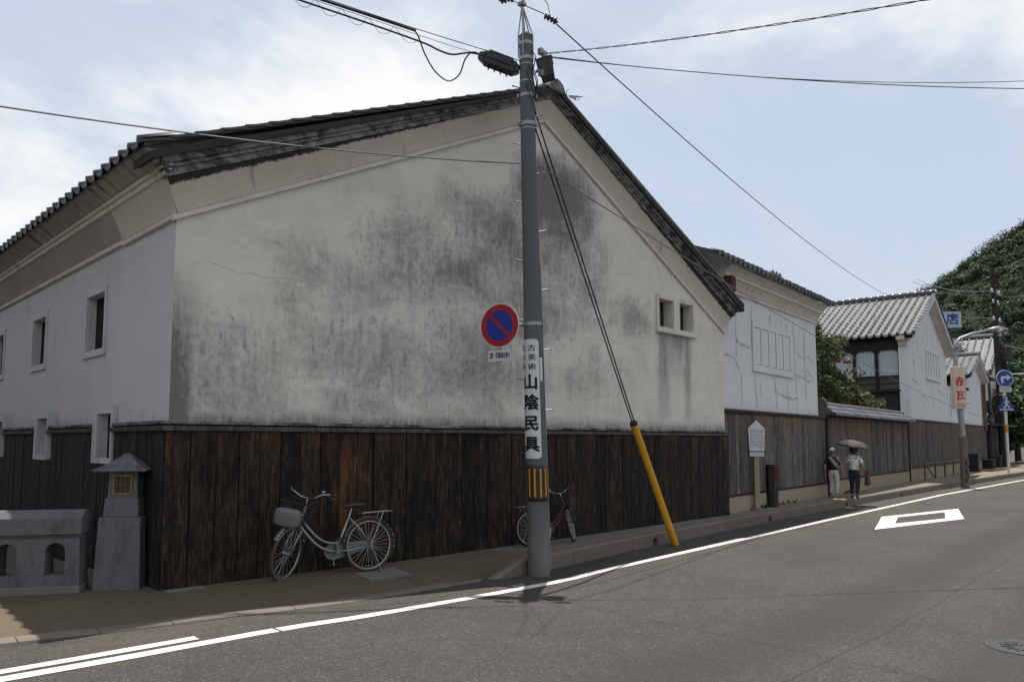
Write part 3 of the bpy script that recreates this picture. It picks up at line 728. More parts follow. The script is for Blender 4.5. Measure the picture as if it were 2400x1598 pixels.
while u < 7.6:
    inst(et2, 'eave_tile', M_tile_dark, rf2, (u, -.50, 6.06 + rnd.uniform(-.01, .012)), (R(23), 0, 0)); u += .29
for k, uu in enumerate((2.55, 2.8, 3.05)):
    MB().ring_sweep([[Vector((uu + .11 * math.cos(a), y, 6.16 + .12 * math.sin(a))) for a in [R(q) for q in range(0, 181, 30)]] for y in (-.42, .1)]).build('loose_cover_tile', M_tile_dark, rf2)
MB().box((.05, -.34, 5.35), (.30, -.06, 5.72)).build('rain_hopper', M_rust, b2, bevel=.01)
MB().tube([(.18, -.2, 5.36), (.18, -.14, 5.0), (.12, -.10, 4.6)], .05, 8).build('downpipe', M_rust, b2)
MB().box((.05, -.11, 2.475), (7.62, .0, 2.53)).build('ledge_rail', M_rail, b2, bevel=.006)
MB().box((.05, -.08, 2.42), (7.62, .0, 2.473)).build('ledge_rail', M_timber, b2)
MB().box((7.14, -.02, .4), (7.62, .06, 2.45)).build('board_backing', M_timber, b2)
skirt(b2, bm_grey, .08, 7.6, .46, 2.43, .21)
MB().box((.02, -.085, .41), (7.6, .0, .455)).build('foot_rail', M_timber, b2, bevel=.005)
MB().box((.0, -.065, -.1), (7.6, .0, .409)).build('plinth', M_plinth, b2)

# garden wall with tiled coping
gw = row_thing('garden_wall', 'grey board garden wall under a small tiled coping, between the two white houses', 'wall', 7.66)
for uu in (.0, 10.95):
    MB().box((uu, -.10, -.1), (uu + .14, .06, 2.62)).build('post', M_timber, gw, bevel=.008)
MB().box((.14, .0, -.1), (10.95, .1, 2.55)).build('backing', M_timber, gw)
skirt(gw, bm_grey2, .16, 10.94, .52, 2.52, .235)
MB().box((.14, -.085, .47), (10.94, .0, .515)).build('foot_rail', M_timber, gw, bevel=.005)
MB().box((.14, -.065, -.1), (10.94, -.001, .469)).build('plinth', M_plinth, gw)
MB().prism([(-.34, 2.60), (-.02, 2.86), (.12, 2.86), (.44, 2.60), (.1, 2.56), (-.1, 2.56)], lambda a, b: (-.1, a, b), lambda a, b: (11.0, a, b)).build('coping', M_tile_dark, gw)
ct = wave_tile(.26, .22, .045, .03).mesh('coping_tile', True); ct2 = wave_tile(.26, .2, .045, .03).mesh('coping_tile', True)
u = .1
while u < 10.9:
    inst(ct, 'coping_tile', M_tile, gw, (u, -.40, 2.605), (R(30), 0, 0)); inst(ct2, 'coping_tile', M_tile, gw, (u, -.20, 2.745), (R(32), 0, 0)); u += .255
MB().tube([(.2, .05, 2.93), (10.7, .05, 2.93)], .075, 10).build('coping_ridge', M_tile, gw)
MB().prism([(-.12, 2.86), (.22, 2.86), (.16, 3.06), (.05, 3.14), (-.06, 3.06)], lambda a, b: (-.02, a, b), lambda a, b: (.16, a, b)).build('coping_end_tile', M_tile_dark, gw, bevel=.015)

def tiled_slope(parent, tile, m, u_r, z_r, u_e, z_e, v0, v1, tw, tl, name='roof_tile'):
    """rows of pantiles on a slope facing -u, from eave (u_e,z_e) to ridge (u_r,z_r), columns along v"""
    L = math.hypot(u_r - u_e, z_r - z_e); a = math.atan2(z_r - z_e, u_r - u_e); n = int(round(L / tl)); nc = int(round((v1 - v0) / tw))
    for i in range(n):
        for j in range(nc):
            s = i * L / n
            inst(tile, name, m, parent, (u_e + math.cos(a) * s + rnd.uniform(-.004, .004), v0 + (j + .5) * (v1 - v0) / nc, z_e + math.sin(a) * s + .07), (a - .13, rnd.uniform(-.03, .03), -math.pi / 2))
def gabled(name, label, u0, u1, za, ze, zb, ov, depth, vf, wall_m, label_group=None, cat='house', rise=.12):
    """house with its gable to the street; returns root and ridge/eave numbers"""
    h = row_thing(name, label, cat, 0, 0, label_group); um = (u0 + u1) / 2; sl = (za - ze) / (um - (u0 - ov))
    zw = ze + sl * ov - .12
    MB().prism([(u0, zb), (u1, zb), (u1, zw), (um, za - .14), (u0, zw)], lambda a, b: (a, vf, b), lambda a, b: (a, vf + .25, b)).build('gable_wall', wall_m, h)
    return h, um, sl

# third: house with glinting tile roof
b3, um, sl = gabled('tiled_house', 'white gabled house with glinting silver tile roof and curtained upstairs windows', 19.6, 28.2, 8.85, 6.42, 2.72, .55, 5, 0, M_white)
MB().box((19.62, .25, 0), (28.15, 5.2, 6.3)).build('inner_wall', M_timber, b3)
rf3 = MB().ring_sweep([[(19.05, v, 6.40), (um, v, 8.82), (28.75, v, 6.40), (28.75, v, 6.47), (um, v, 8.90), (19.05, v, 6.47)] for v in (-.42, 5.3)]).build('roof', M_tile_dark, b3)
pt = wave_tile(.325, .46, .10, .045).mesh('roof_tile', True); pt.materials.append(M_tile)
tiled_slope(rf3, pt, None, um, 8.83, 18.98, 6.40, -.42, 5.0, .32, .40)
for sgn in (-1, 1):
    MB().prism([(um, 8.62), (um, 8.80), (um + sgn * 4.75, 6.43), (um + sgn * 4.75, 6.22)], lambda a, b: (a, -.40, b), lambda a, b: (a, -.30, b)).build('verge_board', M_white, b3)
MB().prism([(um - 4.2, 6.25), (um + 4.2, 6.25), (um, 8.45)], lambda a, b: (a, -.299, b), lambda a, b: (a, -.02, b)) if False else None
# soffit cove of the gable
for sgn in (-1, 1):
    MB().add([(um, -.31, 8.64), (um + sgn * 4.7, -.31, 6.27), (um + sgn * 4.45, -.01, 6.15), (um, -.01, 8.40), (um, 0, 8.64), (um + sgn * 4.7, 0, 6.27)], [(0, 1, 2, 3), (0, 3, 4), (1, 5, 2), (2, 5, 4, 3)]).build('gable_cove', M_cream, b3)
vt3 = MB().ring_sweep([[Vector((.17 * math.cos(a) * 0 + s, -.09 * math.cos(a), .09 * math.sin(a))) for a in [R(q) for q in range(0, 181, 36)]] for s in (0, .36)]).mesh('verge_tile')
for sgn in (-1, 1):
    for i in range(14):
        t = i / 14; inst(vt3, 'verge_tile', M_tile, rf3, (um + sgn * (4.82 * (1 - t)), -.36, 6.50 + 2.42 * t), (0, -math.atan(sl) + .08, 0) if sgn < 0 else (0, math.atan(sl) + math.pi - .08, 0) if False else (0, -math.atan(sl) + .08, math.pi) )
rg3 = MB().box((um - .16, -.35, 8.80), (um + .16, 5.2, 9.02)).build('ridge', M_tile_dark, b3, bevel=.03)
rtl = MB().ring_sweep([[Vector((.14 * math.cos(a), y, .10 * math.sin(a))) for a in [R(q) for q in range(0, 181, 30)]] for y in (0, .33)]).mesh('ridge_tile', True)
for i in range(16): inst(rtl, 'ridge_tile', M_tile, rg3, (um, -.40 + i * .34, 9.02 + (i % 2) * .006))
MB().ball((um, -.44, 8.98), (.13, .06, .13)).build('ridge_end_tile', M_tile, rg3, smooth=True)
# curtained side windows, corner post and low timber wall
for k, (va, vb) in enumerate(((.40, 1.22), (1.36, 2.17), (2.30, 3.15), (3.28, 4.1), (4.2, 5.0))):
    w = MB().holed([(va - .06, 4.0), (vb + .06, 4.0), (vb + .06, 5.90), (va - .06, 5.90)], [[(va, 4.68), (vb, 4.68)] + [(vb, 5.70), (vb - .12, 5.82), (va + .12, 5.82), (va, 5.70)], [(va, 4.08), (vb, 4.08), (vb, 4.60), (va, 4.60)]],
                   lambda a, b, d: (19.50 + d, a, b), .06, back=False).build('window', M_timber, b3)
    M_curt = bpy.data.materials.get('curtain') or mat('curtain', lambda g: (lambda xyz: dict(col=g.mix((.30, .36, .38), (.42, .48, .49), (xyz[1] * 9.0 + g.noise(1.5) * 1.5).frac().ss(.1, .9)), rough=.8))(g.xyz(g.pos())))
    MB().box((19.585, va, 4.68), (19.60, vb, 5.82)).build('curtain', M_curt, w); MB().box((19.575, va, 4.08), (19.595, vb, 4.60)).build('lower_pane', M_glass, w)
    MB().box((19.52, va, 4.30), (19.545, vb, 4.34)).build('hand_rail', M_timber, w)
MB().box((19.40, .30, 3.95), (19.62, 5.1, 4.0)).build('sill_beam', M_timber, b3)
MB().box((19.55, .30, 2.4), (19.61, 5.1, 3.95)).build('low_timber_wall', M_timber, b3)
MB().box((19.42, -.02, 2.72), (19.598, .36, 5.9)).build('corner_post', M_white, b3, bevel=.01)
MB().prism([(19.0, 6.36), (19.6, 6.36), (19.6, 5.72), (19.42, 5.95), (19.3, 6.15), (19.0, 6.2)], lambda a, b: (a, .02, b), lambda a, b: (a, .34, b)).build('eave_bracket', M_cream, b3)
cracks(b3, [((20.6, 5.9), (20.7, 4.2), .06), ((21.5, 6.6), (21.6, 5.0), .05), ((20.0, 4.5), (21.6, 4.35), .10), ((22.3, 5.8), (22.4, 4.9), .05), ((20.3, 5.4), (20.9, 5.3), .09), ((23.6, 7.4), (23.65, 6.3), .05), ((22.8, 7.0), (22.85, 6.3), .05), ((24.9, 7.0), (25.0, 6.3), .05),
            ((21.9, 3.9), (23.4, 3.7), .08), ((24.2, 4.6), (24.4, 3.2), .05), ((25.6, 4.3), (27.5, 4.1), .08), ((22.2, 3.7), (22.3, 2.9), .05), ((26.2, 3.9), (26.4, 3.0), .05)], -.001)
pn = MB().holed([(23.1, 4.75), (26.4, 4.75), (26.4, 6.2), (23.1, 6.2)], [[(a, 4.9), (a + .45, 4.9), (a + .45, 6.06), (a, 6.06)] for a in (23.27, 23.88, 24.49, 25.1, 25.71)], lambda a, b, d: (a, d - .045, b), .05, back=False).build('relief_panel', M_white, b3)
MB().box((23.05, -.07, 4.70), (26.45, 0, 4.752)).build('panel_sill', M_white, pn)
MB().box((19.1, -.10, 2.66), (28.3, .0, 2.72)).build('ledge_rail', M_rail, b3)
skirt(b3, bm_far, 18.9, 28.3, .52, 2.66, .25)
MB().box((18.85, -.07, -.1), (28.3, -.0, .515)).build('plinth', M_plinth, b3)
MB().box((18.7, .001, 0), (28.3, .2, 2.66)).build('board_backing', M_timber, b3)

# low white wall with slits, and the house behind it
lw = row_thing('slit_wall', 'low white street wall with narrow dark slits above weathered boards', 'wall')
MB().holed([(28.3, 2.72), (34.2, 2.72), (34.2, 4.72), (28.3, 4.72)], [[(a, 3.1), (a + .22, 3.1), (a + .22, 4.35), (a, 4.35)] for a in (28.9, 30.6, 32.4)], lambda a, b, d: (a, d + .002, b), .3, holedepth=.2).build('street_wall', M_white, lw)
for a in (28.9, 30.6, 32.4): MB().box((a - .02, .17, 3.08), (a + .24, .2, 4.37)).build('slit_back', M_dark, lw)
MB().box((28.3, -.12, 4.72), (34.2, .4, 4.86)).build('wall_cap', M_timber, lw)
MB().box((28.301, -.10, 2.66), (40.6, .0, 2.72)).build('ledge_rail', M_rail, lw)
skirt(lw, bm_far, 28.31, 40.4, .52, 2.66, .27)
MB().box((28.301, -.07, -.1), (40.6, .0, .515)).build('plinth', M_plinth, lw)
MB().box((28.301, .001, 0), (40.6, .2, 2.66)).build('board_backing', M_timber, lw)

b4, um4, sl4 = gabled('small_tiled_house', 'small white gabled house with low tile roof behind the hanging sign', 34.2, 40.0, 7.05, 5.65, 2.72, .45, 7, .02, M_white)
MB().box((34.3, .27, 0), (39.9, 7, 5.4)).build('inner_wall', M_timber, b4)
MB().box((34.21, .26, 2.7), (34.29, 7, 4.55)).build('side_wall', M_white, b4)
rf4 = MB().ring_sweep([[(33.75, v, 5.62), (um4, v, 7.02), (40.45, v, 5.62), (40.45, v, 5.70), (um4, v, 7.10), (33.75, v, 5.70)] for v in (-.38, 7.2)]).build('roof', M_tile_dark, b4)
pt4 = wave_tile(.36, .42, .10, .045).mesh('roof_tile', True); pt4.materials.append(M_tile)
tiled_slope(rf4, pt4, None, um4, 7.03, 33.68, 5.62, -.38, 6.8, .36, .37)
for sgn in (-1, 1):
    MB().prism([(um4, 6.86), (um4, 7.02), (um4 + sgn * 3.2, 5.66), (um4 + sgn * 3.2, 5.46)], lambda a, b: (a, -.36, b), lambda a, b: (a, -.26, b)).build('verge_board', M_white, b4)
    MB().add([(um4, -.27, 6.86), (um4 + sgn * 3.2, -.27, 5.48), (um4 + sgn * 2.9, .01, 5.40), (um4, .01, 6.66), (um4, .02, 6.86), (um4 + sgn * 3.2, .02, 5.48)], [(0, 1, 2, 3), (0, 3, 4), (1, 5, 2), (2, 5, 4, 3)]).build('gable_cove', M_cream, b4)
MB().tube([(um4, -.4, 7.16), (um4, 7, 7.16)], .13, 8).build('ridge', M_tile, b4)
MB().box((39.7, -.2, 2.4), (39.95, -.02, 5.4)).build('downpipe_box', M_board_far, b4)

b5, um5, sl5 = gabled('far_tiled_house', 'farther house with tall tile roof and grey gable beyond the small white gable', 48.6, 59.0, 10.05, 6.9, 0, .7, 9, 1.0, M_cream)
MB().box((48.7, 1.25, 0), (58.9, 12, 6.8)).build('inner_wall', M_timber, b5)
rf5 = MB().ring_sweep([[(47.9, v, 6.86), (um5, v, 10.0), (59.7, v, 6.86), (59.7, v, 6.95), (um5, v, 10.1), (47.9, v, 6.95)] for v in (.4, 11)]).build('roof', M_tile_dark, b5)
pt5 = wave_tile(.52, .60, .15, .07).mesh('roof_tile', True); pt5.materials.append(M_tile)
tiled_slope(rf5, pt5, None, um5, 10.02, 47.8, 6.87, .4, 10.6, .52, .52)
MB().tube([(um5, .3, 10.22), (um5, 10.8, 10.22)], .2, 8).build('ridge', M_tile, b5)
for sgn in (-1, 1): MB().prism([(um5, 9.75), (um5, 10.0), (um5 + sgn * 5.8, 6.9), (um5 + sgn * 5.8, 6.6)], lambda a, b: (a, .42, b), lambda a, b: (a, .55, b)).build('verge_board', M_rail, b5)
# jumbled frontage under it
MB().box((41.6, -.1, 0), (48.5, 1.4, 2.7)).build('lower_front', M_timber, b5)
MB().box((41.3, -.9, 2.75), (48.4, 1.4, 2.86)).build('canopy', M_rail, b5)
for k, (a, b, c, d) in enumerate(((42.0, 43.2, 3.3, 5.0), (44.0, 45.4, 3.2, 5.2), (46.0, 47.6, 3.2, 5.0))):
    w = MB().box((a, .93, c), (b, 1.0, d)).build('window', M_glass, b5); MB().box((a - .08, .90, c - .12), (b + .08, 1.0, c)).build('window_sill', M_rail, w)
MB().box((41.4, 1.0, 2.86), (48.6, 3, 6.2)).build('upper_wall', M_cream, b5)
MB().box((41.3, .2, 6.2), (48.6, 3.2, 6.32)).build('upper_canopy', M_rail, b5)

# ------------------------------------------------------------------ stone lantern post and bridge parapet
LH = R(-35)   # heading of the lantern's front face
lt = empty('lantern_post', 'grey granite lantern post with gold lattice window at the bridge end', 'lantern', (-.225, .60, .05), LH)
MB().frustum(-.05, .252, .245, .83, .222, .215).build('pedestal', M_granite, lt, bevel=.012)
MB().frustum(.831, .19, .18, 1.045, .178, .17).build('waist_block', M_granite, lt, bevel=.008)
fb = MB().frustum(1.046, .160, .145, 1.35, .150, .135).build('fire_box', M_granite, lt, bevel=.006)
for k in range(4):
    Mx = Matrix.Rotation(k * math.pi / 2, 4, 'Z')
    fr = MB()
    for a, b in (((-.105, 1.085), (.105, 1.105)), ((-.105, 1.295), (.105, 1.315)), ((-.105, 1.105), (-.087, 1.295)), ((.087, 1.105), (.105, 1.295))): fr.box((a[0], -.158, a[1]), (b[0], -.138, b[1]), Mx)
    pan = fr.build('lattice_frame', M_brass, fb)
    MB().box((-.087, -.148, 1.105), (.087, -.138, 1.295), Mx).build('amber_pane', M_amber, pan)
    for q in (-.045, 0, .045): MB().box((q - .003, -.153, 1.105), (q + .003, -.147, 1.295), Mx).build('lattice_bar', M_timber, pan)
    for q in (1.165, 1.235): MB().box((-.087, -.1525, q - .003), (.087, -.1475, q + .003), Mx).build('lattice_bar', M_timber, pan)
prof = [(.285, 1.352), (.288, 1.372), (.19, 1.425), (.095, 1.49), (.02, 1.56)]
rings = [[Vector((sx * r, sy * r, z)) for sx, sy in ((-1, -1), (1, -1), (1, 1), (-1, 1))] for r, z in prof]
MB().ring_sweep(rings).build('cap_stone', M_granite, lt, bevel=.004)

PH = R(146)   # the parapet runs away to the left
pp = empty('stone_parapet', 'low grey granite bridge parapet with arched openings, left of the lantern', 'parapet', (-.62, .66, .05), PH)
def arch(cx, w, z0, zt): return [(cx - w / 2, z0), (cx + w / 2, z0)] + [(cx + w / 2 * math.cos(R(q)), zt - w / 2 + w / 2 * math.sin(R(q))) for q in range(0, 181, 18)]
n_open = [(.26 + .485 * k) for k in range(9)]
MB().holed([(0, .10), (4.6, .10), (4.6, .62), (.02, .62)], [arch(c, .205, .22, .575) for c in n_open], lambda a, b, d: (a, .13 - d, b), .26).build('pierced_slab', M_granite, pp)
MB().box((.02, -.10, .62), (4.6, .10, .665)).build('neck_course', M_granite, pp)
MB().prism([(-.16, .665), (-.16, .845), (-.06, .925), (.06, .925), (.16, .845), (.16, .665)], lambda a, b: (-.005, a, b), lambda a, b: (1.6, a, b)).build('coping_stone', M_granite, pp, bevel=.008)
MB().prism([(-.16, .665), (-.16, .845), (-.06, .925), (.06, .925), (.16, .845), (.16, .665)], lambda a, b: (1.606, a, b), lambda a, b: (4.6, a, b)).build('coping_stone', M_granite, pp, bevel=.008)
MB().box((-.01, -.15, -.1), (4.6, .155, .10)).build('base_course', M_slab, pp, bevel=.01)

# ------------------------------------------------------------------ utility pole with its fittings
PB, PT = Vector((4.83, -1.32, ROAD)), Vector((4.70, -1.19, 8.02))
def pole_at(z): return PB.lerp(PT, (z - PB.z) / (PT.z - PB.z))
def pole_r(z): return .163 + (.103 - .163) * (z - PB.z) / (PT.z - PB.z)
up_ = empty('utility_pole', 'grey concrete utility pole at the kerb in front of the stained gable', 'utility pole', PB)
def P_(p): return tuple(Vector(p) - PB)
zs = [ROAD - .2 + i * (8.4 / 12) for i in range(13)]
MB().tube([P_(pole_at(z)) for z in zs], [pole_r(z) for z in zs], 28).build('shaft', M_pole, up_, smooth=60)
MB().tube([P_(pole_at(7.99)), P_(pole_at(8.04))], [.108, .07], 24).build('pole_cap', M_pole, up_)
def band(z, h=.05, t=.008, m=None, name='clamp_band'):
    o = MB().tube([P_(pole_at(z - h / 2)), P_(pole_at(z + h / 2))], pole_r(z) + t, 24).build(name, m or M_galv, up_); return o
for z in (3.49, 6.58, 7.03, 7.62, 7.86): band(z, .055)
for z in (6.50, 7.25, 7.52): band(z, .02, .006)
CAMDIR = Vector((-.713, -.70, 0)); SIDE = Vector((.70, -.713, 0))
def around(z, a, out=0.0):
    """point on the pole's face: angle a from the camera-facing side, positive to the right"""
    d = CAMDIR * math.cos(a) + SIDE * math.sin(a); return pole_at(z) + d * (pole_r(z) + out), d
for z in (6.58, 7.03, 3.49):
    for a in (-1.45, 1.45):
        p, d = around(z, a, .0); MB().cbox((0, 0, 0), (.05, .035, .05), Matrix.Translation(P_(p + d * .02))).build('clamp_bolt', M_galv, up_)
k = 0; z = 2.2
while z < 7.6:
    a = -1.25 if k % 2 else 1.35
    p, d = around(z, a); q = p + d * .12 + Vector((0, 0, .015)); m = MB().tube([P_(p - d * .03), P_(q)], .009, 6); m.ball(P_(q), .016, 6, 4); m.build('step_bolt', M_galv, up_); k += 1; z += .45
# curved plates
def plate(z0, z1, a0, a1, out, name, m, parent, n=14, r=.03, thick=.004):
    mb = MB(); rows = []
    H = z1 - z0; cut = lambda t: (1 - math.sqrt(max(0, 1 - (1 - t) ** 2)))
    zz = [z0 + H * i / 10 for i in range(11)] if not r else [z0 + r * q for q in (0, .1, .3, .6, 1)] + [z0 + r + (H - 2 * r) * i / 8 for i in range(1, 8)] + [z1 - r * q for q in (1, .6, .3, .1, 0)]; Wd = (a1 - a0)
    for z in zz:
        e = min(z - z0, z1 - z) / r if r else 1; ins = r / .15 * cut(min(1, max(0, e))) if r else 0
        rows.append([tuple(P_(around(z, a0 + ins + (Wd - 2 * ins) * j / n, out)[0])) for j in range(n + 1)])
    f = []; vs = [p for rw in rows for p in rw]; w = n + 1
    for i in range(len(rows) - 1):
        for j in range(n): f.append((i * w + j, i * w + j + 1, (i + 1) * w + j + 1, (i + 1) * w + j))
    o = mb.add(vs, f).build(name, m, parent, smooth=True)
    md = o.modifiers.new('solid', 'SOLIDIFY'); md.thickness = thick; md.offset = -1
    return o
gs = plate(.875, 1.395, -.98, 1.5, .012, 'guard_sheet', M_black, up_, r=0)
for a in (-.72, -.20, .33, .86, 1.32): plate(.925, 1.345, a - .085, a + .085, .016, 'yellow_stripe', M_yellow2, gs, n=4, r=0, thick=.003)
adv = empty('advertising_plate', 'tall white advertising plate with black characters wrapped round the utility pole', 'sign', PB)
plate(1.49, 3.25, -1.35, .50, .010, 'plate', M_white_enamel, adv, r=.05)
plate(2.62, 2.98, .58, .95, .008, 'sticker', M_white_enamel, up_, r=0, n=5)
def wrap_text(body, size, z, a, out=.017, sx=1.0, bold=.0):
    me = text_mesh(body, size, bold=bold, depth=0.0)
    b = bmesh.new(); b.from_mesh(me); bmesh.ops.triangulate(b, faces=b.faces); bmesh.ops.subdivide_edges(b, edges=[e for e in b.edges if abs(e.verts[0].co.x - e.verts[1].co.x) > .03], cuts=3, use_grid_fill=False); bmesh.ops.triangulate(b, faces=b.faces); b.to_mesh(me); b.free()
    for v in me.vertices:
        zz = z + v.co.y; v.co = Vector(P_(around(zz, a + v.co.x * sx / pole_r(zz), out)[0]))
    return mesh_obj('lettering', me, M_ink, adv)
for ch, z in (('古', 3.115), ('美', 2.975), ('術', 2.835)): [wrap_text(ch, .105, z, -.22 + da, sx=1.1) for da in (-.015, .015)]
for ch, z in (('古', 3.115), ('民', 2.975), ('具', 2.835)): wrap_text(ch, .105, z, -1.24, sx=1.1)
for ch, z in (('山', 2.60), ('陰', 2.30), ('民', 1.995), ('具', 1.69)): [wrap_text(ch, .235, z + dz, -.47 + da, sx=1.02, out=.017 + .0003 * i) for i, (da, dz) in enumerate(((-.055, .003), (.055, .003), (-.055, -.004), (.055, -.004), (0, .008), (0, -.008)))]
# short mast on top with its braces and insulators
mt_ = P_((4.66, -1.15, 8.52))
MB().tube([P_(pole_at(7.6) + CAMDIR * -.1), P_((4.68, -1.17, 8.1)), mt_], .022, 8).build('mast', M_galv, up_)
for a in (-1.5, -.4, 1.2, 2.4):
    p, d = around(7.80, a, .012); p2, _ = around(7.98, a, .014); MB().tube([P_(p - Vector((0, 0, .15))), P_(p2), mt_], .011, 6).build('brace', M_galv, up_)
MB().cbox(mt_, (.10, .10, .05)).build('mast_head', M_galv, up_)
def insulator(p, d, parent=up_, s=1.0):
    p, d = Vector(p), Vector(d).normalized(); Mx = Matrix.Translation(P_(p)) @ d.to_track_quat('Z', 'Y').to_matrix().to_4x4()
    return MB().lathe([(.012, 0), (.045 * s, .01), (.05 * s, .03), (.02, .05), (.05 * s, .06), (.055 * s, .085), (.02, .10), (.012, .13)], 12, Mx).build('insulator', M_porc, parent, smooth=True)
insulator((4.58, -1.05, 8.60), SIDE * -1 + Vector((0, 0, .3))); insulator((4.50, -.98, 8.585), SIDE * -1)
insulator((4.90, -1.40, 8.33), SIDE + Vector((0, 0, -.4))); insulator((4.97, -1.47, 8.28), SIDE + Vector((0, 0, -.5)))
MB().tube([P_((4.66, -1.15, 8.52)), P_((4.90, -1.40, 8.36))], .008, 5).build('tie_wire', M_wire, up_)
MB().tube([P_((4.66, -1.15, 8.52)), P_((4.52, -1.0, 8.60))], .008, 5).build('tie_wire', M_wire, up_)
for p in ((4.86, -1.36, 7.75), (4.90, -1.40, 7.70), (4.60, -1.08, 7.44), (4.86, -1.37, 7.40)): MB().cbox((0, 0, 0), (.07, .07, .09), Matrix.Translation(P_(p))).build('wire_clamp', M_galv, up_)
for k in range(7):     # loose tails and loops round the top
    z0 = rnd.uniform(7.15, 7.9); p, d = around(z0, rnd.uniform(-.6, 1.6), .02); q, d2 = around(z0 - rnd.uniform(.2, .5), rnd.uniform(.8, 2.0), .03)
    MB().tube([P_(p), P_(p.lerp(q, .5) + d * .07), P_(q)], .008, 5).build('tail_wire', M_wire, up_)
MB().tube([P_(around(z, 1.62, .008)[0]) for z in (-.15, 1, 3, 4.4)], .010, 6).build('conduit', M_galv, up_)

# splice closure and a metal box at the top
bx = empty('cable_closure', 'black finned cable closure hanging from the wires left of the pole top', 'cable closure', (4.42, -.905, 7.56))
ax = (Vector((4.22, -.70, 7.66)) - Vector((4.62, -1.10, 7.44))).normalized(); Q = ax.to_track_quat('X', 'Z').to_matrix().to_4x4()
MB().box((-.25, -.085, -.10), (.25, .085, .10), Q).build('housing', M_black, bx, bevel=.02)
MB().box((-.19, -.10, -.02), (.21, .10, .12), Q).build('cover', M_black, bx, bevel=.015)
MB().frustum(0, .07, .09, .10, .04, .05, M=Q @ Matrix.Translation((.25, 0, 0)) @ Matrix.Rotation(R(90), 4, 'Y')).build('end_boot', M_black, bx)
MB().frustum(0, .07, .09, .06, .05, .06, M=Q @ Matrix.Translation((-.25, 0, 0)) @ Matrix.Rotation(R(-90), 4, 'Y')).build('end_boot', M_black, bx)
MB().box((-.02, -.103, .04), (.03, -.10, .065), Q).build('maker_plate', M_white_enamel, bx)
for q in (-.15, -.05, .05, .15): MB().box((q - .008, -.092, -.125), (q + .008, .092, -.10), Q).build('rib', M_black, bx)
sp = empty('equipment_box', 'weathered metal box on a bracket behind the top of the utility pole', 'box', (4.99, -1.36, 7.50))
Q2 = Matrix.Rotation(R(35), 4, 'Z') @ Matrix.Rotation(R(-12), 4, 'X')
MB().frustum(-.15, .11, .10, .13, .13, .12, M=Q2).build('case', M_rail, sp, bevel=.015)
MB().box((-.14, -.13, .13), (.14, .13, .15), Q2).build('lid', M_rail, sp)
MB().tube([(-.18, .06, -.06), (-.05, 0, -.06)], .02, 6).build('bracket', M_galv, sp)

# no-parking sign on its arm
NP = pole_at(3.46) + CAMDIR * .10 - SIDE * .50
ns = empty('no_parking_sign', 'round blue and red no parking sign on an arm left of the pole', 'road sign', NP)
face = Vector((-.965, -.26, 0)).normalized(); FQ = face.to_track_quat('Z', 'Y').to_matrix().to_4x4()
def disc(r0, r1, z, name, m, par, seg=48, t=.002):
    return MB().lathe([(r1, z), (r1, z + t), (max(r0, .001), z + t), (max(r0, .001), z)], seg, FQ).build(name, m, par)
disc(.001, .335, -.004, 'disc_plate', M_white_enamel, ns, t=.006); disc(.232, .318, .0025, 'red_ring', M_red, ns); disc(.001, .234, .0024, 'blue_field', M_blue, ns)
rt = FQ @ Matrix.Rotation(R(-45), 4, 'Z')
MB().box((-.245, -.026, .003), (.245, .026, .0062), rt).build('red_slash', M_red, ns)
MB().box((-.20, -.078, -.004), (.20, .078, .0), FQ @ Matrix.Translation((0, -.455, 0))).build('exception_plate', M_white_enamel, ns, bevel=.004)
me = text_mesh('二輪・軽車両を除く', .076, bold=.0015); me.transform(FQ @ Matrix.Translation((0, -.455, .002)) @ Matrix.Diagonal((.56, 1.25, 1, 1))); mesh_obj('lettering', me, M_ink, ns)
MB().tube([FQ @ Vector((0, -.56, -.025)), FQ @ Vector((0, .20, -.025))], .022, 8).build('stem', M_galv, ns)
arm_to = pole_at(3.49) - NP
MB().tube([FQ @ Vector((0, .02, -.03)), arm_to + Vector((0, 0, .0))], .025, 8).build('arm', M_galv, ns)
for zz in (-.3, .2): MB().cbox((0, 0, 0), (.07, .05, .04), FQ @ Matrix.Translation((0, zz, -.02))).build('bracket', M_galv, ns)

# guy wires with their yellow guard
GB = Vector((8.92, -1.05, ROAD)); GT = pole_at(6.72)
gd = (GT - GB).normalized(); g_up = GB + gd * ((2.07 - ROAD) / gd.z) * .985
gg = empty('guy_guard', 'yellow plastic tube guarding the slanted guy wire at the kerb', 'guy guard', GB)
MB().tube([gd * -.1, g_up - GB], .066, 14).build('tube', M_yellow, gg, smooth=60)
MB().tube([g_up - GB, g_up - GB + gd * .05], .07, 14).build('top_collar', M_black, gg)
for t in (.35, .62): 
    q = (g_up - GB) * t; MB().cbox((0, 0, 0), (.02, .03, .03), Matrix.Translation(q - SIDE * .07)).build('clip', M_black, gg)
for nm, z0, lab, off in (('guy_wire', 6.80, 'upper black guy wire running down from the pole to the yellow guard', .02), ('guy_wire', 6.52, 'lower black guy wire running down from the pole to the yellow guard', -.02)):
    a = around(z0, 1.3)[0]; b = g_up + SIDE * off
    tag(MB().tube([a, a.lerp(b, .5), b], .013, 6).build(nm, M_wire), lab, 'wire', 'guy wires')

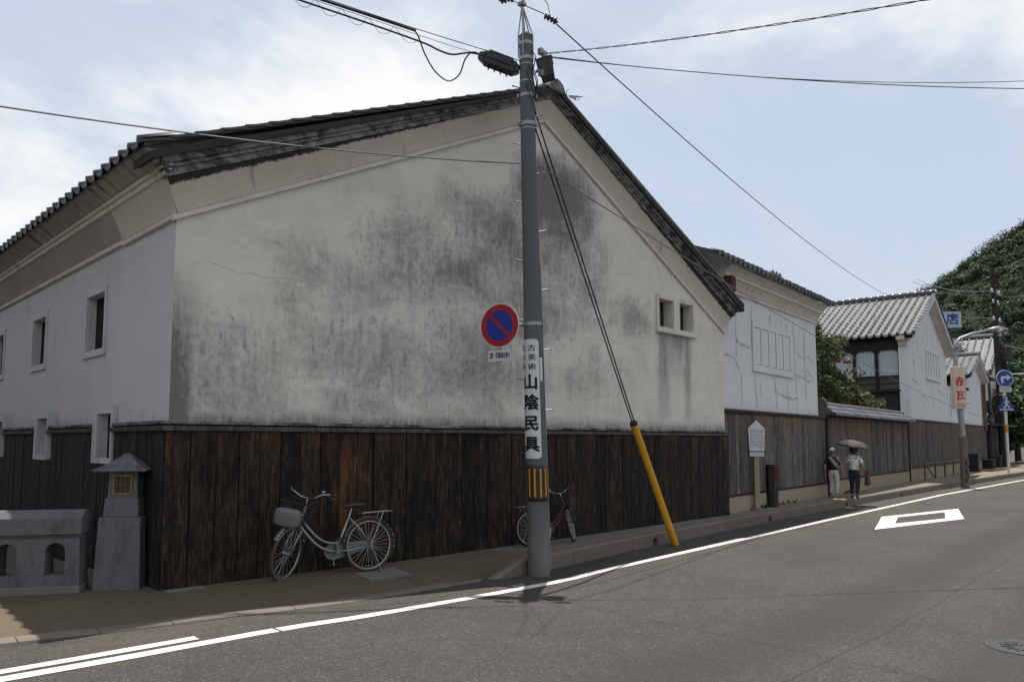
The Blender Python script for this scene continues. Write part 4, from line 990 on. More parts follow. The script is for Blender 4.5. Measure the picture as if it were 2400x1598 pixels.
# ------------------------------------------------------------------ overhead wires
def wire(pts, r, label, m=M_wire, name='overhead_wire', group='overhead wires'):
    return tag(MB().tube(pts, r, 5).build(name, m), label, 'wire', group)
F_, CYp = 1738.9, 888.9
def far(px, py, D):      # a point seen at that place of the photograph, D metres away
    f = Vector((math.cos(.777) * math.cos(.0827), math.sin(.777) * math.cos(.0827), math.sin(.0827))); r = Vector((math.sin(.777), -math.cos(.777), 0)); u = r.cross(f)
    return Vector(cam.location) + (f + r * ((px - 1200) / F_) - u * ((py - CYp) / F_)) * D
cl_end = Vector(bx.location) + (Q @ Vector((.34, 0, .02)))
def smooth_path(pts, n=6):
    out = []
    for i in range(len(pts) - 1):
        p0, p1, p2, p3 = pts[max(i - 1, 0)], pts[i], pts[i + 1], pts[min(i + 2, len(pts) - 1)]
        for k in range(n):
            t = k / n; out.append(.5 * ((2 * p1) + (p2 - p0) * t + (2 * p0 - 5 * p1 + 4 * p2 - p3) * t * t + (3 * p1 - p0 - 3 * p2 + p3) * t ** 3))
    return out + [pts[-1]]
mess1 = [far(*q) for q in ((1216, 142, 10.85), (975, 68, 10.5), (760, -3, 10.1), (420, -112, 9.5))]
wire(smooth_path(mess1), .006, 'thin upper messenger wire leaving the pole to the upper left', name='messenger_wire')
wire(smooth_path([p - Vector((0, 0, .03)) for p in mess1[1:]]), .019, 'thick black cable lashed under the upper messenger wire', name='cable')
wire(smooth_path([far(*q) for q in ((968, 70, 10.5), (980, 85, 10.5), (996, 128, 10.55), (1020, 168, 10.6), (1050, 190, 10.62), (1076, 176, 10.65), (1090, 140, 10.68), (1108, 122, 10.7), (1126, 130, 10.72))]), .011, 'drooping cable loop left of the pole top', name='cable_loop')
mess2 = [far(*q) for q in ((1214, 158, 10.85), (1105, 122, 10.7), (1045, 104, 10.6), (735, 0, 10.0), (400, -112, 9.3))]
wire(smooth_path(mess2), .004, 'thin lower messenger wire with spiral hangers', name='messenger_wire')
wire(smooth_path([far(*q) for q in ((1132, 130, 10.74), (1100, 124, 10.68), (1060, 128, 10.6), (1028, 118, 10.55), (990, 100, 10.5), (860, 54, 10.25), (700, 0, 9.95), (420, -96, 9.3))]), .0135, 'black cable hung below the lower messenger wire', name='cable')
hp = []
for i in range(10):
    x0 = 985 - i * 62; yy0 = 104 + (x0 - 1045) * .3355; D0 = 10.5 - i * .12
    hp += [far(x0, yy0, D0), far(x0 - 14, yy0 + 16, D0), far(x0 - 34, yy0 + 13, D0), far(x0 - 50, yy0 - 8, D0)]
wire(smooth_path(hp, 4), .0032, 'thin spiral hanger wire between the lower cable and its messenger', name='hanger_wire')
tw = Vector((4.92, -1.42, 7.72)); ft = far(2090, -6, 7.5)
for k in (0, 1):
    pts = sag(tw, tw + (ft - tw) * 1.5, .10, 120)
    wire([p + Vector((0, 0, .009 * math.sin(i * .6 + k * math.pi))) for i, p in enumerate(pts)], .005, ('first' if k == 0 else 'second') + ' strand of the twisted pair rising to the upper right')
wire(sag(Vector((4.93, -1.43, 7.66)), far(2480, 209, 13), .12), .008, 'lower of two wires crossing the sky to the right edge')
wire(sag(Vector((4.93, -1.43, 7.68)), far(2480, 187, 13), .20), .006, 'upper of two wires crossing the sky to the right edge')
wire(sag(Vector((5.0, -1.50, 8.24)), far(2110, 705, 46), .6), .011, 'long wire slanting from the pole head down to the tiled roofs')
wa = pole_at(5.98) + SIDE * .02 + CAMDIR * .0
wire(sag(far(-140, 228, 7.2), around(5.95, -1.2, .03)[0], .10), .010, 'wire crossing the stained gable from the left edge to the pole', M_wire_grey)
wire(sag(around(5.93, 1.4, .03)[0], far(2330, 985, 44), .55, 40), .010, 'wire running from the pole down along the white walls', M_wire_grey)
for k, (p0, p1) in enumerate((((4.66, -1.15, 8.55), (1205, -40, 9)), ((4.66, -1.15, 8.55), (1262, -60, 9.5)), ((4.97, -1.47, 8.28), (1240, -60, 9.5)))):
    q = far(*p1); a = Vector(p0); wire([a, a.lerp(q, .4) + Vector((.05, -.05, -.03)), q], .006, ('left', 'middle', 'right')[k] + ' thin jumper wire above the pole head')

# ------------------------------------------------------------------ bicycles
M_chrome = mat('dull_chrome', lambda g: dict(col=g.mix((.42, .41, .40), (.30, .27, .23), g.noise(14, detail=4)), rough=.32), metal=.8)
M_spoke = mat('spoke_steel', col=(.35, .33, .30), rough=.4, metal=.7)
M_tyre_tan = mat('tan_wall_tyre', col=(.05, .038, .028), rough=.9)
M_tyre = mat('black_tyre', col=(.014, .014, .014), rough=.9)
M_bike_blue = mat('metallic_blue_paint', col=(.27, .285, .315), rough=.3, metal=.6)
M_bike_red = mat('red_frame_paint', col=(.055, .006, .010), rough=.35, spec=.5)
M_saddle = mat('saddle_vinyl', col=(.03, .031, .036), rough=.4)
M_bag = mat('grey_vinyl_bag', lambda g: dict(col=g.mix((.17, .17, .175), (.12, .115, .11), g.noise(6)), rough=.45))
M_cguard = mat('pale_green_guard', col=(.13, .16, .15), rough=.4)
M_reflector = mat('red_reflector', col=(.20, .008, .01), rough=.25)
def wheel(parent, c, r, Mw, tyre_m, rim_m):
    """wheel in the local x-z plane about c, turned by Mw"""
    T = Matrix.Translation(c) @ Mw
    def ring(R_, n=40): return [T @ Vector((R_ * math.cos(2 * math.pi * i / n), 0, R_ * math.sin(2 * math.pi * i / n))) for i in range(n)]
    w = MB().tube(ring(r - .018), .018, 8, closed=True).build('wheel', tyre_m, parent, smooth=True)
    MB().tube(ring(r - .043), .011, 6, closed=True).build('rim', rim_m, w, smooth=True)
    m = MB()
    for i in range(32):
        a = 2 * math.pi * i / 32; b = a + (.45 if i % 4 < 2 else -.45); s = .028 if i % 2 else -.028
        m.tube([T @ Vector((.022 * math.cos(b), s, .022 * math.sin(b))), T @ Vector(((r - .05) * math.cos(a), 0, (r - .05) * math.sin(a)))], .0022, 4)
    m.build('spokes', M_spoke, w)
    MB().tube([T @ Vector((0, -.05, 0)), T @ Vector((0, .05, 0))], .022, 10).build('hub', rim_m, w)
    return T
def bicycle(name, label, loc, heading, lean, steer, r, paint, tyre_m, rim_m, guard_m, front_bag=False, basket=True, group='bicycles leaning at the board wall'):
    root = empty(name, label, 'bicycle', loc, heading, group); root.rotation_euler = (lean, 0, heading)
    s = r / .335; wb = 1.10 * s; k = lambda x, y, z: Vector((x * s, y * s, z * s))
    T0 = wheel(root, (0, 0, r), r, Matrix.Identity(4), tyre_m, rim_m)
    head_t, head_b = k(.83, 0, .86), k(.92, 0, .60); axis = (head_t - head_b).normalized()
    S = Matrix.Translation(head_b) @ Matrix.Rotation(steer, 4, axis) @ Matrix.Translation(-head_b)
    fc = S @ Vector((wb, 0, r))
    wheel(root, fc, r, (S.to_3x3()).to_4x4(), tyre_m, rim_m)
    bb = k(.45, 0, .29); st = k(.27, 0, .70); fr = MB()
    def curve(a, b, dz, n=10): return [a.lerp(b, i / n) - Vector((0, 0, dz * math.sin(math.pi * i / n))) for i in range(n + 1)]
    fr.tube(curve(head_b.lerp(head_t, .15), bb, .085), .017 * s, 8); fr.tube(curve(head_b.lerp(head_t, .42), bb.lerp(st, .25), .105), .015 * s, 8)
    fr.tube([bb, st], .016 * s, 8); fr.tube([head_b, head_t], .019 * s, 8)
    for y in (-.055, .055):
        fr.tube([st, k(.13, y, .53), Vector((0, y * s, r))], .009 * s, 6); fr.tube([bb, k(.28, y, .30), Vector((0, y * s, r))], .010 * s, 6)
    fr.build('frame', paint, root, smooth=True)
    fk = MB()
    for y in (-.055, .055): fk.tube([S @ head_b, S @ (head_b + Vector((.01, y * s, -.03))), S @ Vector((wb - .08 * s, y * s, r + .16 * s)), S @ Vector((wb, y * s, r))], .011 * s, 6)
    fk.build('fork', paint, root, smooth=True)
    def guard(M, c, a0, a1, nm='mudguard'):
        m = MB(); rows = []
        for i in range(17):
            a = R(a0 + (a1 - a0) * i / 16); rows.append([M @ (Vector(c) + Vector(((r + .022 - abs(y) * .25) * math.cos(a), y, (r + .022 - abs(y) * .25) * math.sin(a)))) for y in (-.026, -.012, .012, .026)])
        for i in range(16):
            for j in range(3): m.add([rows[i][j], rows[i][j + 1], rows[i + 1][j + 1], rows[i + 1][j]], [(0, 1, 2, 3)])
        o = m.build(nm, guard_m, root, smooth=True); md = o.modifiers.new('s', 'SOLIDIFY'); md.thickness = .003
    guard(Matrix.Identity(4), (0, 0, r), 5, 195); guard(S, (wb, 0, r), 35, 170)
    cg = MB().prism([(bb.x + .13 * s * math.cos(R(q)), bb.z + .10 * s * math.sin(R(q))) for q in range(-100, 101, 20)] + [(.02, r + .055 * s), (-.05, r), (.02, r - .05 * s)], lambda a, b: (a, -.062 * s, b), lambda a, b: (a, -.036 * s, b)).build('chain_guard', M_cguard if guard_m is paint and paint is M_bike_blue else guard_m, root, bevel=.006)
    ck = MB()
    for y, dx, dz in ((-.085, -.02, -.165), (.085, .02, .165)): ck.tube([bb + Vector((0, y * s, 0)), bb + Vector((dx * s, y * s, dz * s))], .010, 6)
    ck.tube([bb + Vector((0, -.09 * s, 0)), bb + Vector((0, .09 * s, 0))], .016, 8); ck.build('crank', M_chrome, root)
    for y, dx, dz in ((-.14, -.02, -.165), (.14, .02, .165)): MB().cbox(bb + Vector((dx * s, y * s, dz * s)), (.09 * s, .085 * s, .028 * s)).build('pedal', M_black, root, bevel=.006)
    MB().tube([st, k(.235, 0, .80)], .013 * s, 8).build('seat_post', M_chrome, root)
    sd_ = skin_mesh([k(.10, 0, .835), k(.17, 0, .84), k(.26, 0, .835), k(.36, 0, .825), k(.08, .06, .84), k(.08, -.06, .84)], [(0, 1), (1, 2), (2, 3), (0, 4), (0, 5)], [(.06, .035), (.065, .035), (.04, .03), (.022, .02), (.045, .03), (.045, .03)], 1, 2, 'saddle')
    mesh_obj('saddle', sd_, M_saddle, root)
    rk = MB()
    for y in (-.06, 0, .06): rk.tube([k(.12, y, .735), k(-.30, y, .745)], .005, 5)
    for x in (.1, -.1, -.3): rk.tube([k(x, -.06, .74), k(x, .06, .74)], .005, 5)
    for y in (-.06, .06): rk.tube([k(-.18, y, .74), Vector((0, y * s, r))], .005, 5)
    rk.build('rear_rack', M_chrome, root)
    MB().cbox(k(-.385, 0, .50), (.02, .05, .07)).build('rear_reflector', M_reflector, root, bevel=.005)
    hb = MB(); stem = S @ k(.81, 0, .955)
    hb.tube([S @ head_t, stem], .012 * s, 8)
    for sg in (-1, 1): hb.tube([stem, S @ k(.83, sg * .08, .965), S @ k(.86, sg * .20, 1.035), S @ k(.79, sg * .255, 1.045), S @ k(.68, sg * .275, 1.02)], .0105 * s, 7)
    hb.build('handlebar', M_chrome, root, smooth=True)
    for sg in (-1, 1): MB().tube([S @ k(.765, sg * .26, 1.04), S @ k(.655, sg * .28, 1.012)], .016 * s, 8).build('grip', M_black, root)
    for sg in (-1, 1): MB().tube([S @ k(.80, sg * .25, 1.03), S @ k(.72, sg * .275, .995), S @ k(.66, sg * .285, .975)], .006 * s, 5).build('brake_lever', M_chrome, root)
    MB().ball(S @ k(.80, .19, 1.06), .022 * s).build('bell', M_chrome, root, smooth=True)
    if basket:
        bk = MB(); n = 9
        def bp(x, y, z): return S @ k(x, y, z)
        def rect(t): q = .80 + .2 * t; return [(.99 - .115 * q, -.17 * q), (.99 + .145 * q, -.17 * q), (.99 + .145 * q, .17 * q), (.99 - .115 * q, .17 * q)]
        for t in (0, .2, .4, .6, .8, 1.0): bk.tube([bp(x, y, .70 + .24 * t) for x, y in rect(t)], .0035 if 0 < t < 1 else .006, 4, closed=True)
        for e in range(4):
            for i in range(n):
                f = i / n; a0, a1, b0, b1 = rect(0)[e], rect(0)[(e + 1) % 4], rect(1)[e], rect(1)[(e + 1) % 4]
                bk.tube([bp(a0[0] + (a1[0] - a0[0]) * f, a0[1] + (a1[1] - a0[1]) * f, .70), bp(b0[0] + (b1[0] - b0[0]) * f, b0[1] + (b1[1] - b0[1]) * f, .94)], .0025, 4)
        for i in range(1, n): f = -.135 + .27 * i / n; bk.tube([bp(.90, f, .70), bp(1.105, f, .70)], .0025, 4)
        bk.build('basket', M_black, root)
    if front_bag:
        bgm = MB().ball((0, 0, 0), 1, 20, 14)
        for i, v in enumerate(bgm.v):
            c = [math.copysign(abs(q) ** .45, q) for q in v]; bgm.v[i] = tuple(S @ k(1.20 + c[0] * .075, c[1] * .155, .775 + c[2] * .105))
        bg_ = bgm.build('front_bag', M_bag, root, smooth=True)
        MB().tube([S @ k(1.20, -.06, .875), S @ k(1.20, -.03, .90), S @ k(1.20, .03, .90), S @ k(1.20, .06, .875)], .006, 5).build('bag_handle', M_black, bg_)
    m = MB()
    for y in (-.10, .10): m.tube([Vector((0, y * .7 * s, r)), Vector((-.12 * s, y * s, .008))], .007, 5)
    m.tube([Vector((-.12 * s, -.10 * s, .008)), Vector((-.12 * s, .10 * s, .008))], .007, 5); m.build('kickstand', M_chrome, root)
    MB().tube([S @ k(.78, .03, .98), S @ k(.95, .05, 1.0), S @ k(1.0, .04, .80), S @ k(.97, .03, .60)], .004, 4).build('brake_cable', M_wire, root)
    return root
def pave_z(x, y):
    yo = interp(AP, x) if x < 4.4 else interp(KB, x) + .1
    return out_z(x) + (in_z(x) - out_z(x)) * min(1, max(0, (y - yo) / 1.1)) if x < 6 else SW
bicycle('city_bicycle', 'silver blue city bicycle with front basket and grey bag, parked at the left board wall', (2.47, -.44, pave_z(2.47, -.44) + .004), R(180 - 8), R(3), R(40), .352, M_bike_blue, M_tyre_tan, M_chrome, M_bike_blue, front_bag=True)
bicycle('red_bicycle', 'small red bicycle with white rims, half hidden behind the utility pole', (5.66, -.36, SW + .004), R(-8), R(-3), R(40), .292, M_bike_red, M_tyre, mat('white_rim', col=(.3, .3, .3), rough=.5), M_bike_red)

# ------------------------------------------------------------------ two women walking away
M_skin = mat('skin', col=(.36, .19, .125), rough=.55)
M_hair_grey = mat('grey_hair', lambda g: dict(col=g.mix((.10, .10, .105), (.28, .28, .29), g.noise((40, 40, 12), detail=4).ss(.4, .7)), rough=.6))
M_hair_dark = mat('dark_hair', lambda g: dict(col=g.mix((.010, .008, .008), (.045, .032, .028), g.noise((40, 40, 12), detail=4).ss(.45, .75)), rough=.45))
def m_stripe(g):
    x, y, z = g.xyz(g.obj()); t = (y * .80 + z * .62).frac() * 0.0 + (y * -.85 + (z - 1.15) * .72)
    c = g.mix((.014, .014, .017), (.34, .30, .34), t.gt(-.035) * (1.0 - t.gt(.035)))
    c = g.mix(c, (.30, .24, .09), t.gt(-.075) * (1.0 - t.gt(-.035)))
    c = g.mix(c, (.030, .025, .13), t.gt(.05) * (1.0 - t.gt(.105))); c = g.mix(c, (.26, .20, .10), t.gt(.12))
    return dict(col=c, rough=.85)
M_stripe = mat('striped_knit', m_stripe)
def m_floral(g):
    n = g.voro(17, g.obj()); w = g.noise(9, g.obj(), detail=3)
    c = g.mix((.62, .62, .63), (.06, .06, .075), (n + w * .25).ss(.50, .38)); return dict(col=g.mix(c, (.30, .15, .15), g.noise(14, g.obj()).ss(.62, .68) * .8), rough=.85)
M_floral = mat('floral_blouse', m_floral)
M_trouser_w = mat('white_trousers', lambda g: dict(col=g.mix((.50, .49, .48), (.40, .39, .38), g.noise(5)), rough=.9))
M_trouser_d = mat('navy_trousers', lambda g: dict(col=g.mix((.016, .020, .032), (.026, .030, .042), g.noise(5)), rough=.85))
M_shoe = mat('dark_shoe', col=(.05, .035, .028), rough=.6)
M_shoe_b = mat('beige_shoe', col=(.32, .27, .21), rough=.6)
def person(label, loc, heading, H, top_m, leg_m, hair_m, shoe_m, legs, arms, hair_long=0.0, head_turn=0.0):
    """x forward, y left. legs: per side (knee xyz, ankle xyz); arms: per side (elbow, wrist)"""
    root = empty('person', label, 'person', loc, heading, 'pair of women walking along the pavement'); s = H / 1.56
    k = lambda x, y, z: Vector((x * s, y * s, z * s))
    V_, E_, R_ = [], [], []
    def add(p, r, par=None):
        V_.append(k(*p)); R_.append(tuple(q * s for q in r) if isinstance(r, tuple) else r * s)
        if par is not None: E_.append((par, len(V_) - 1))
        return len(V_) - 1
    # bare body: one surface from head to toe
    pel = add((0, 0, .84), (.125, .095)); wa_ = add((.0, 0, .98), (.115, .085), pel); ch = add((.005, 0, 1.14), (.105, .08), wa_); sh = add((0, 0, 1.235), (.060, .050), ch)
    nk = add((.012, 0, 1.32), .048, sh); hd = add((.03, 0, 1.40), (.068, .078), nk); tp = add((.02, 0, 1.50), (.06, .07), hd)
    hands = []
    for sg, (el, wr) in zip((1, -1), arms):
        sh_ = add((0, sg * .13, 1.215), .044, sh); ua = add(tuple(.5 * a + .5 * b for a, b in zip((0, sg * .165, 1.20), el)), .046, sh_); e = add(el, .038, ua)
        f1 = add(tuple(.45 * a + .55 * b for a, b in zip(el, wr)), .033, e); w = add(wr, .023, f1); hands.append((el, wr, w))
    for sg, (kn, an) in zip((1, -1), legs):
        hp_ = add((0, sg * .075, .79), .082, pel); th = add(tuple(.5 * a + .5 * b for a, b in zip((0, sg * .085, .76), kn)), .074, hp_); kk = add(kn, .052, th)
        cf = add(tuple(.6 * a + .4 * b for a, b in zip(kn, an)), .049, kk); aa = add(an, .032, cf); add((an[0] + .10, an[1], max(.035, an[2] - .055)), .030, aa)
    mesh_obj('body', skin_mesh(V_, E_, R_, 0, 2), M_skin, root)
    for el, wr, w in hands:           # palm and five fingers
        d = (Vector(wr) - Vector(el)).normalized(); side = Vector((1, 0, 0)) - d * d.x; side.normalize(); up3 = d.cross(side)
        hv, he, hr = [], [], []
        def hadd(p, r, par=None):
            hv.append(p * s); hr.append(r * s)
            if par is not None: he.append((par, len(hv) - 1))
            return len(hv) - 1
        W0 = Vector(wr); a = hadd(W0, .022); b = hadd(W0 + d * .05, .026, a); c = hadd(W0 + d * .08, .024, b)
        for i, (o_, L) in enumerate(((.027, .06), (.009, .07), (-.009, .066), (-.027, .05))):
            q = hadd(W0 + d * .09 + side * o_, .0095, c); q2 = hadd(W0 + d * (.09 + L * .5) + side * o_ + up3 * .012, .0085, q); hadd(W0 + d * (.09 + L * .85) + side * o_ + up3 * .035, .007, q2)
        q = hadd(W0 + d * .035 + side * .032, .011, b); q2 = hadd(W0 + d * .065 + side * .05 + up3 * .01, .009, q); hadd(W0 + d * .09 + side * .052 + up3 * .02, .0075, q2)
        mesh_obj('hand', skin_mesh(hv, he, hr, 0, 1), M_skin, root)
    # top with short sleeves
    V_, E_, R_ = [], [], []
    p = add((0, 0, .80), (.150, .120)); q = add((-.005, 0, .93), (.145, .112), p); q1 = add((.0, 0, 1.10), (.158, .124), q); q2 = add((0, 0, 1.215), (.120, .105), q1); add((.008, 0, 1.29), (.070, .066), q2)
    for sg, (el, wr) in zip((1, -1), arms):
        a = add((0, sg * .145, 1.225), .066, q2); b = add(tuple(.45 * u + .55 * v for u, v in zip((0, sg * .165, 1.20), el)), .066, a); add(tuple(.22 * u + .78 * v for u, v in zip((0, sg * .165, 1.20), el)), .062, b)
    mesh_obj('top', skin_mesh(V_, E_, R_, 0, 2), top_m, root)
    V_, E_, R_ = [], [], []
    p = add((0, 0, .83), (.138, .112)); q = add((0, 0, .92), (.128, .10), p)
    for sg, (kn, an) in zip((1, -1), legs):
        a = add((0, sg * .080, .75), .098, p); b = add(tuple(.5 * u + .5 * v for u, v in zip((0, sg * .088, .75), kn)), .090, a); c = add(kn, .073, b)
        d = add(tuple(.5 * u + .5 * v for u, v in zip(kn, an)), .066, c); add((an[0] + .005, an[1], an[2] + .02), .058, d)
    mesh_obj('trousers', skin_mesh(V_, E_, R_, 0, 2), leg_m, root)
    for kn, an in legs:
        sm = skin_mesh([k(an[0] - .04, an[1], max(.04, an[2] - .04)), k(an[0] + .03, an[1], max(.038, an[2] - .045)), k(an[0] + .13, an[1], max(.03, an[2] - .065))], [(0, 1), (1, 2)], [.038 * s, .042 * s, .030 * s], 1, 2)
        mesh_obj('shoe', sm, shoe_m, root)
    # head: hair shell, ears, nose, eyes and mouth
    Hd = Matrix.Translation(k(.03, 0, 1.425)) @ Matrix.Rotation(head_turn, 4, 'Z')
    hm = MB().ball((0, 0, 0), 1, 18, 14)
    for i, v in enumerate(hm.v):
        x, y, z = v; f = 1 + .05 * math.sin(x * 19 + y * 13) * math.sin(z * 17)
        if x > .35 and z < .45: x *= .62
        zz = z * .125 if z > 0 else z * (.115 + hair_long); hm.v[i] = tuple(Hd @ (Vector((x * .112 * f - .02, y * (.104 + hair_long * .5) * f, zz + .025)) * s))
    mesh_obj('hair', hm.mesh('hair', True), hair_m, root)
    fm = MB().ball(Hd @ (Vector((.012, 0, 0)) * s), (.084 * s, .072 * s, .112 * s), 14, 10).build('face', M_skin, root, smooth=True)
    MB().frustum(0, .010, .012, .03, .006, .006, M=Hd @ Matrix.Scale(s, 4) @ Matrix.Translation((.088, 0, -.02)) @ Matrix.Rotation(R(90), 4, 'Y')).build('nose', M_skin, root)
    for sg in (-1, 1):
        MB().ball(Hd @ (Vector((.086, sg * .030, .008)) * s), .010 * s, 8, 5).build('eye', M_ink, root); MB().ball(Hd @ (Vector((.005, sg * .076, -.005)) * s), (.018 * s, .010 * s, .030 * s), 8, 6).build('ear', M_skin, root)
    MB().cbox(Hd @ (Vector((.088, 0, -.052)) * s), (.008 * s, .042 * s, .008 * s)).build('mouth', M_reflector, root)
    return root, s
HW = R(6)
pA, sA = person('person in striped dark top and white trousers walking beside the board wall', (20.03, .30, SW), HW, 1.50, M_stripe, M_trouser_w, M_hair_grey, M_shoe_b,
                [((.10, .08, .43), (.00, .08, .09)), ((.02, -.10, .43), (-.14, -.12, .10))], [((-.06, .24, .99), (.06, .27, .80)), ((-.04, -.25, .98), (-.02, -.29, .77))], 0.0, R(-12))
pB_, sB = person('person in floral white blouse and dark trousers holding an umbrella', (20.10, -.29, SW), HW, 1.56, M_floral, M_trouser_d, M_hair_dark, M_shoe,
                 [((.10, .09, .43), (.05, .09, .085)), ((.00, -.09, .43), (-.10, -.09, .09))], [((.10, .22, 1.02), (.24, .14, 1.14)), ((-.06, -.26, 1.00), (.04, -.30, .82))], .03, R(4))
# umbrella over the second one, hand bag at the arm
um = empty('umbrella', 'open grey parasol held above the person in the floral blouse', 'umbrella', (20.22, -.16, SW + 1.13), R(20)); um.rotation_euler = (R(10), R(-4), R(20))
M_umb = mat('grey_parasol_cloth', lambda g: (lambda xyz: dict(col=g.mix((.060, .055, .049), (.011, .014, .022), xyz[1].gt(.14)), rough=.8))(g.xyz(g.obj())))
mb = MB(); nseg = 8; rows = []
for i in range(7):
    t = i / 6; rr = .47 * math.sin(t * R(78)) / math.sin(R(78)); zz = .62 - .26 * (1 - math.cos(t * R(80)))
    row = []
    for j in range(nseg * 3):
        a = 2 * math.pi * j / (nseg * 3); dip = (0 if j % 3 == 0 else .030 * t); row.append((rr * (1 - dip) * math.cos(a), rr * (1 - dip) * math.sin(a), zz - (0 if j % 3 == 0 else -.02 * t)))
    rows.append(row)
mb.ring_sweep(rows, cap=False); o = mb.build('canopy', M_umb, um, smooth=30); md = o.modifiers.new('s', 'SOLIDIFY'); md.thickness = .003
MB().tube([(0, 0, -.04), (0, 0, .68)], .006, 6).build('shaft', M_galv, um); MB().tube([(0, 0, -.09), (0, 0, .02)], .013, 8).build('grip', M_timber, um)
for j in range(8):
    a = 2 * math.pi * j / 8; MB().tube([(0, 0, .60), (.24 * math.cos(a), .24 * math.sin(a), .535), (.465 * math.cos(a), .465 * math.sin(a), .385)], .003, 4).build('rib', M_galv, um)
hbg = empty('handbag', 'black handbag hanging from the arm of the person in the floral blouse', 'bag', (20.14, -.66, SW + .40), HW)
MB().frustum(0, .17, .06, .30, .13, .045).build('bag_body', M_black, hbg, bevel=.015)
for y in (-.03, .03): MB().tube([(-.08, y, .30), (-.05, y, .44), (.05, y, .44), (.08, y, .30)], .007, 5).build('strap', M_black, hbg)
MB().ball((.0, .03, .36), (.05, .035, .11), 8, 6).build('scarf', M_reflector, hbg, smooth=True)

# ------------------------------------------------------------------ things along the pavement
isg = empty('information_sign', 'white house-shaped information board on a wooden post by the grey boards', 'sign', (14.45, .05, SW), R(-40))
MB().box((-.065, -.05, 0), (.065, .05, 1.42)).build('post', M_plinth, isg, bevel=.008)
MB().lathe([(.17, -.02), (.17, .03), (.13, .05), (.06, .055)], 14).build('footing', M_slab, isg)
MB().prism([(-.195, 1.47), (.195, 1.47), (.215, 2.04), (0, 2.24), (-.215, 2.04)], lambda a, b: (a, -.085, b), lambda a, b: (a, -.05, b)).build('board', M_white_enamel, isg)
MB().box((-.195, -.088, 1.445), (.195, -.05, 1.468)).build('black_rule', M_ink, isg)
for i in range(9): MB().box((-.19 + i * .043, -.085, 1.33), (-.19 + i * .043 + .030, -.05, 1.444)).build('fringe_slat', M_white_enamel, isg)
m = MB(); rr = random.Random(3)
for i in range(11):
    x = -.175 if i < 10 else .06
    while x < .175:
        w = rr.uniform(.010, .020); m.box((x, -.0868, 1.985 - i * .046), (x + w, -.0852, 2.001 - i * .046 + rr.uniform(0, .006))); x += w + rr.uniform(.010, .018)
stuff(m.build('small_print', M_ink, isg))
mk = empty('marker_post', 'short dark wooden marker post with an orange plate at the foot of the wall', 'post', (15.50, .16, SW), R(-38))
MB().box((-.12, -.09, -.05), (.04, .09, 1.10)).build('post', M_timber, mk, bevel=.01)
MB().box((.04, -.08, -.05), (.15, .08, 1.08)).build('post', M_rail, mk, bevel=.01)
MB().box((.045, -.09, .68), (.145, -.08, 1.05)).build('orange_plate', M_rust, mk)

rl = row_thing('bicycle_rail', 'low dark metal bicycle rail in front of the weathered boards', 'rail', 20.0, -.38)
MB().tube([(0, 0, .74), (11.2, 0, .74)], .028, 6).build('top_bar', M_iron, rl)
for i in range(6): MB().tube([(i * 2.2, 0, 0), (i * 2.2, 0, .76)], .035, 6).build('upright', M_iron, rl)
for i in (0, 4): MB().tube([(i * 2.2 + .1, 0, .72), (i * 2.2 + 1.9, .0, .10)], .028, 6).build('diagonal_bar', M_iron, rl)
lp = empty('street_lamp', 'grey tapered street lamp with curved arm at the kerb', 'street lamp', (32.0, -.42, ROAD))
MB().tube([(0, 0, -.1), (0, 0, 2.15)], [.17, .15], 14).build('base_column', M_kerb, lp, smooth=60)
MB().tube([(0, 0, 2.1), (-.06, .06, 4.2), (-.12, .12, 5.7)], [.115, .10, .08], 12).build('column', M_galv, lp, smooth=60)
MB().tube([(-.12, .12, 5.68), (-.09, .09, 6.0), (.05, -.05, 6.25), (.40, -.42, 6.45), (.9, -.95, 6.60)], [.075, .065, .06, .055, .05], 10).build('arm', M_galv, lp, smooth=True)
MB().tube([(.85, -.9, 6.60), (1.15, -1.2, 6.66), (1.45, -1.52, 6.62)], [.07, .12, .06], 10).build('lamp_head', M_galv, lp, smooth=True)
MB().ball((1.2, -1.26, 6.58), (.15, .15, .08)).build('lens', M_cream, lp, smooth=True)
for z in (2.12, 3.2, 4.6): MB().tube([(-.04, .04, z), (-.04, .04, z + .05)], .13, 12).build('clamp_band', M_galv, lp)
m = MB().tube([(-.16 + .05 * math.cos(q * .8), -.15 + .05 * math.sin(q * .8), .25 + q * .045) for q in range(22)], .022, 5); m.build('coiled_cable', M_black, lp)
hs = empty('hanging_sign', 'tall cream sign box with red characters fixed to the street lamp', 'sign', (31.68, -.42, 3.08), R(-42))
MB().box((-.26, -.10, 0), (.26, .10, 1.75)).build('box', mat('cream_sign', col=(.52, .44, .36), rough=.5), hs, bevel=.02)
M_signred = mat('sign_letter_red', col=(.42, .02, .015), rough=.6)
for ch, z in (('赤', 1.10), ('瓦', .52)):
    me = text_mesh(ch, .42, bold=.012); me.transform(Matrix.Translation((.0, -.103, z)) @ Matrix.Rotation(R(90), 4, 'X')); mesh_obj('lettering', me, M_signred, hs)
MB().add([(-.17, -.104, .20), (-.10, -.104, .235), (-.10, -.104, .21), (.18, -.104, .21), (.18, -.104, .19), (-.10, -.104, .19), (-.10, -.104, .165)], [(0, 6, 5, 4, 3, 2, 1)]).build('arrow', M_signred, hs)
m = MB()
for i in range(8): m.box((-.18 + i * .046, -.104, .09), (-.18 + i * .046 + .034, -.1015, .135))
stuff(m.build('small_print', M_signred, hs))
for z in (.25, 1.55): MB().tube([(.25, 0, z), (.48, .05, z)], .025, 6).build('bracket', M_galv, hs)

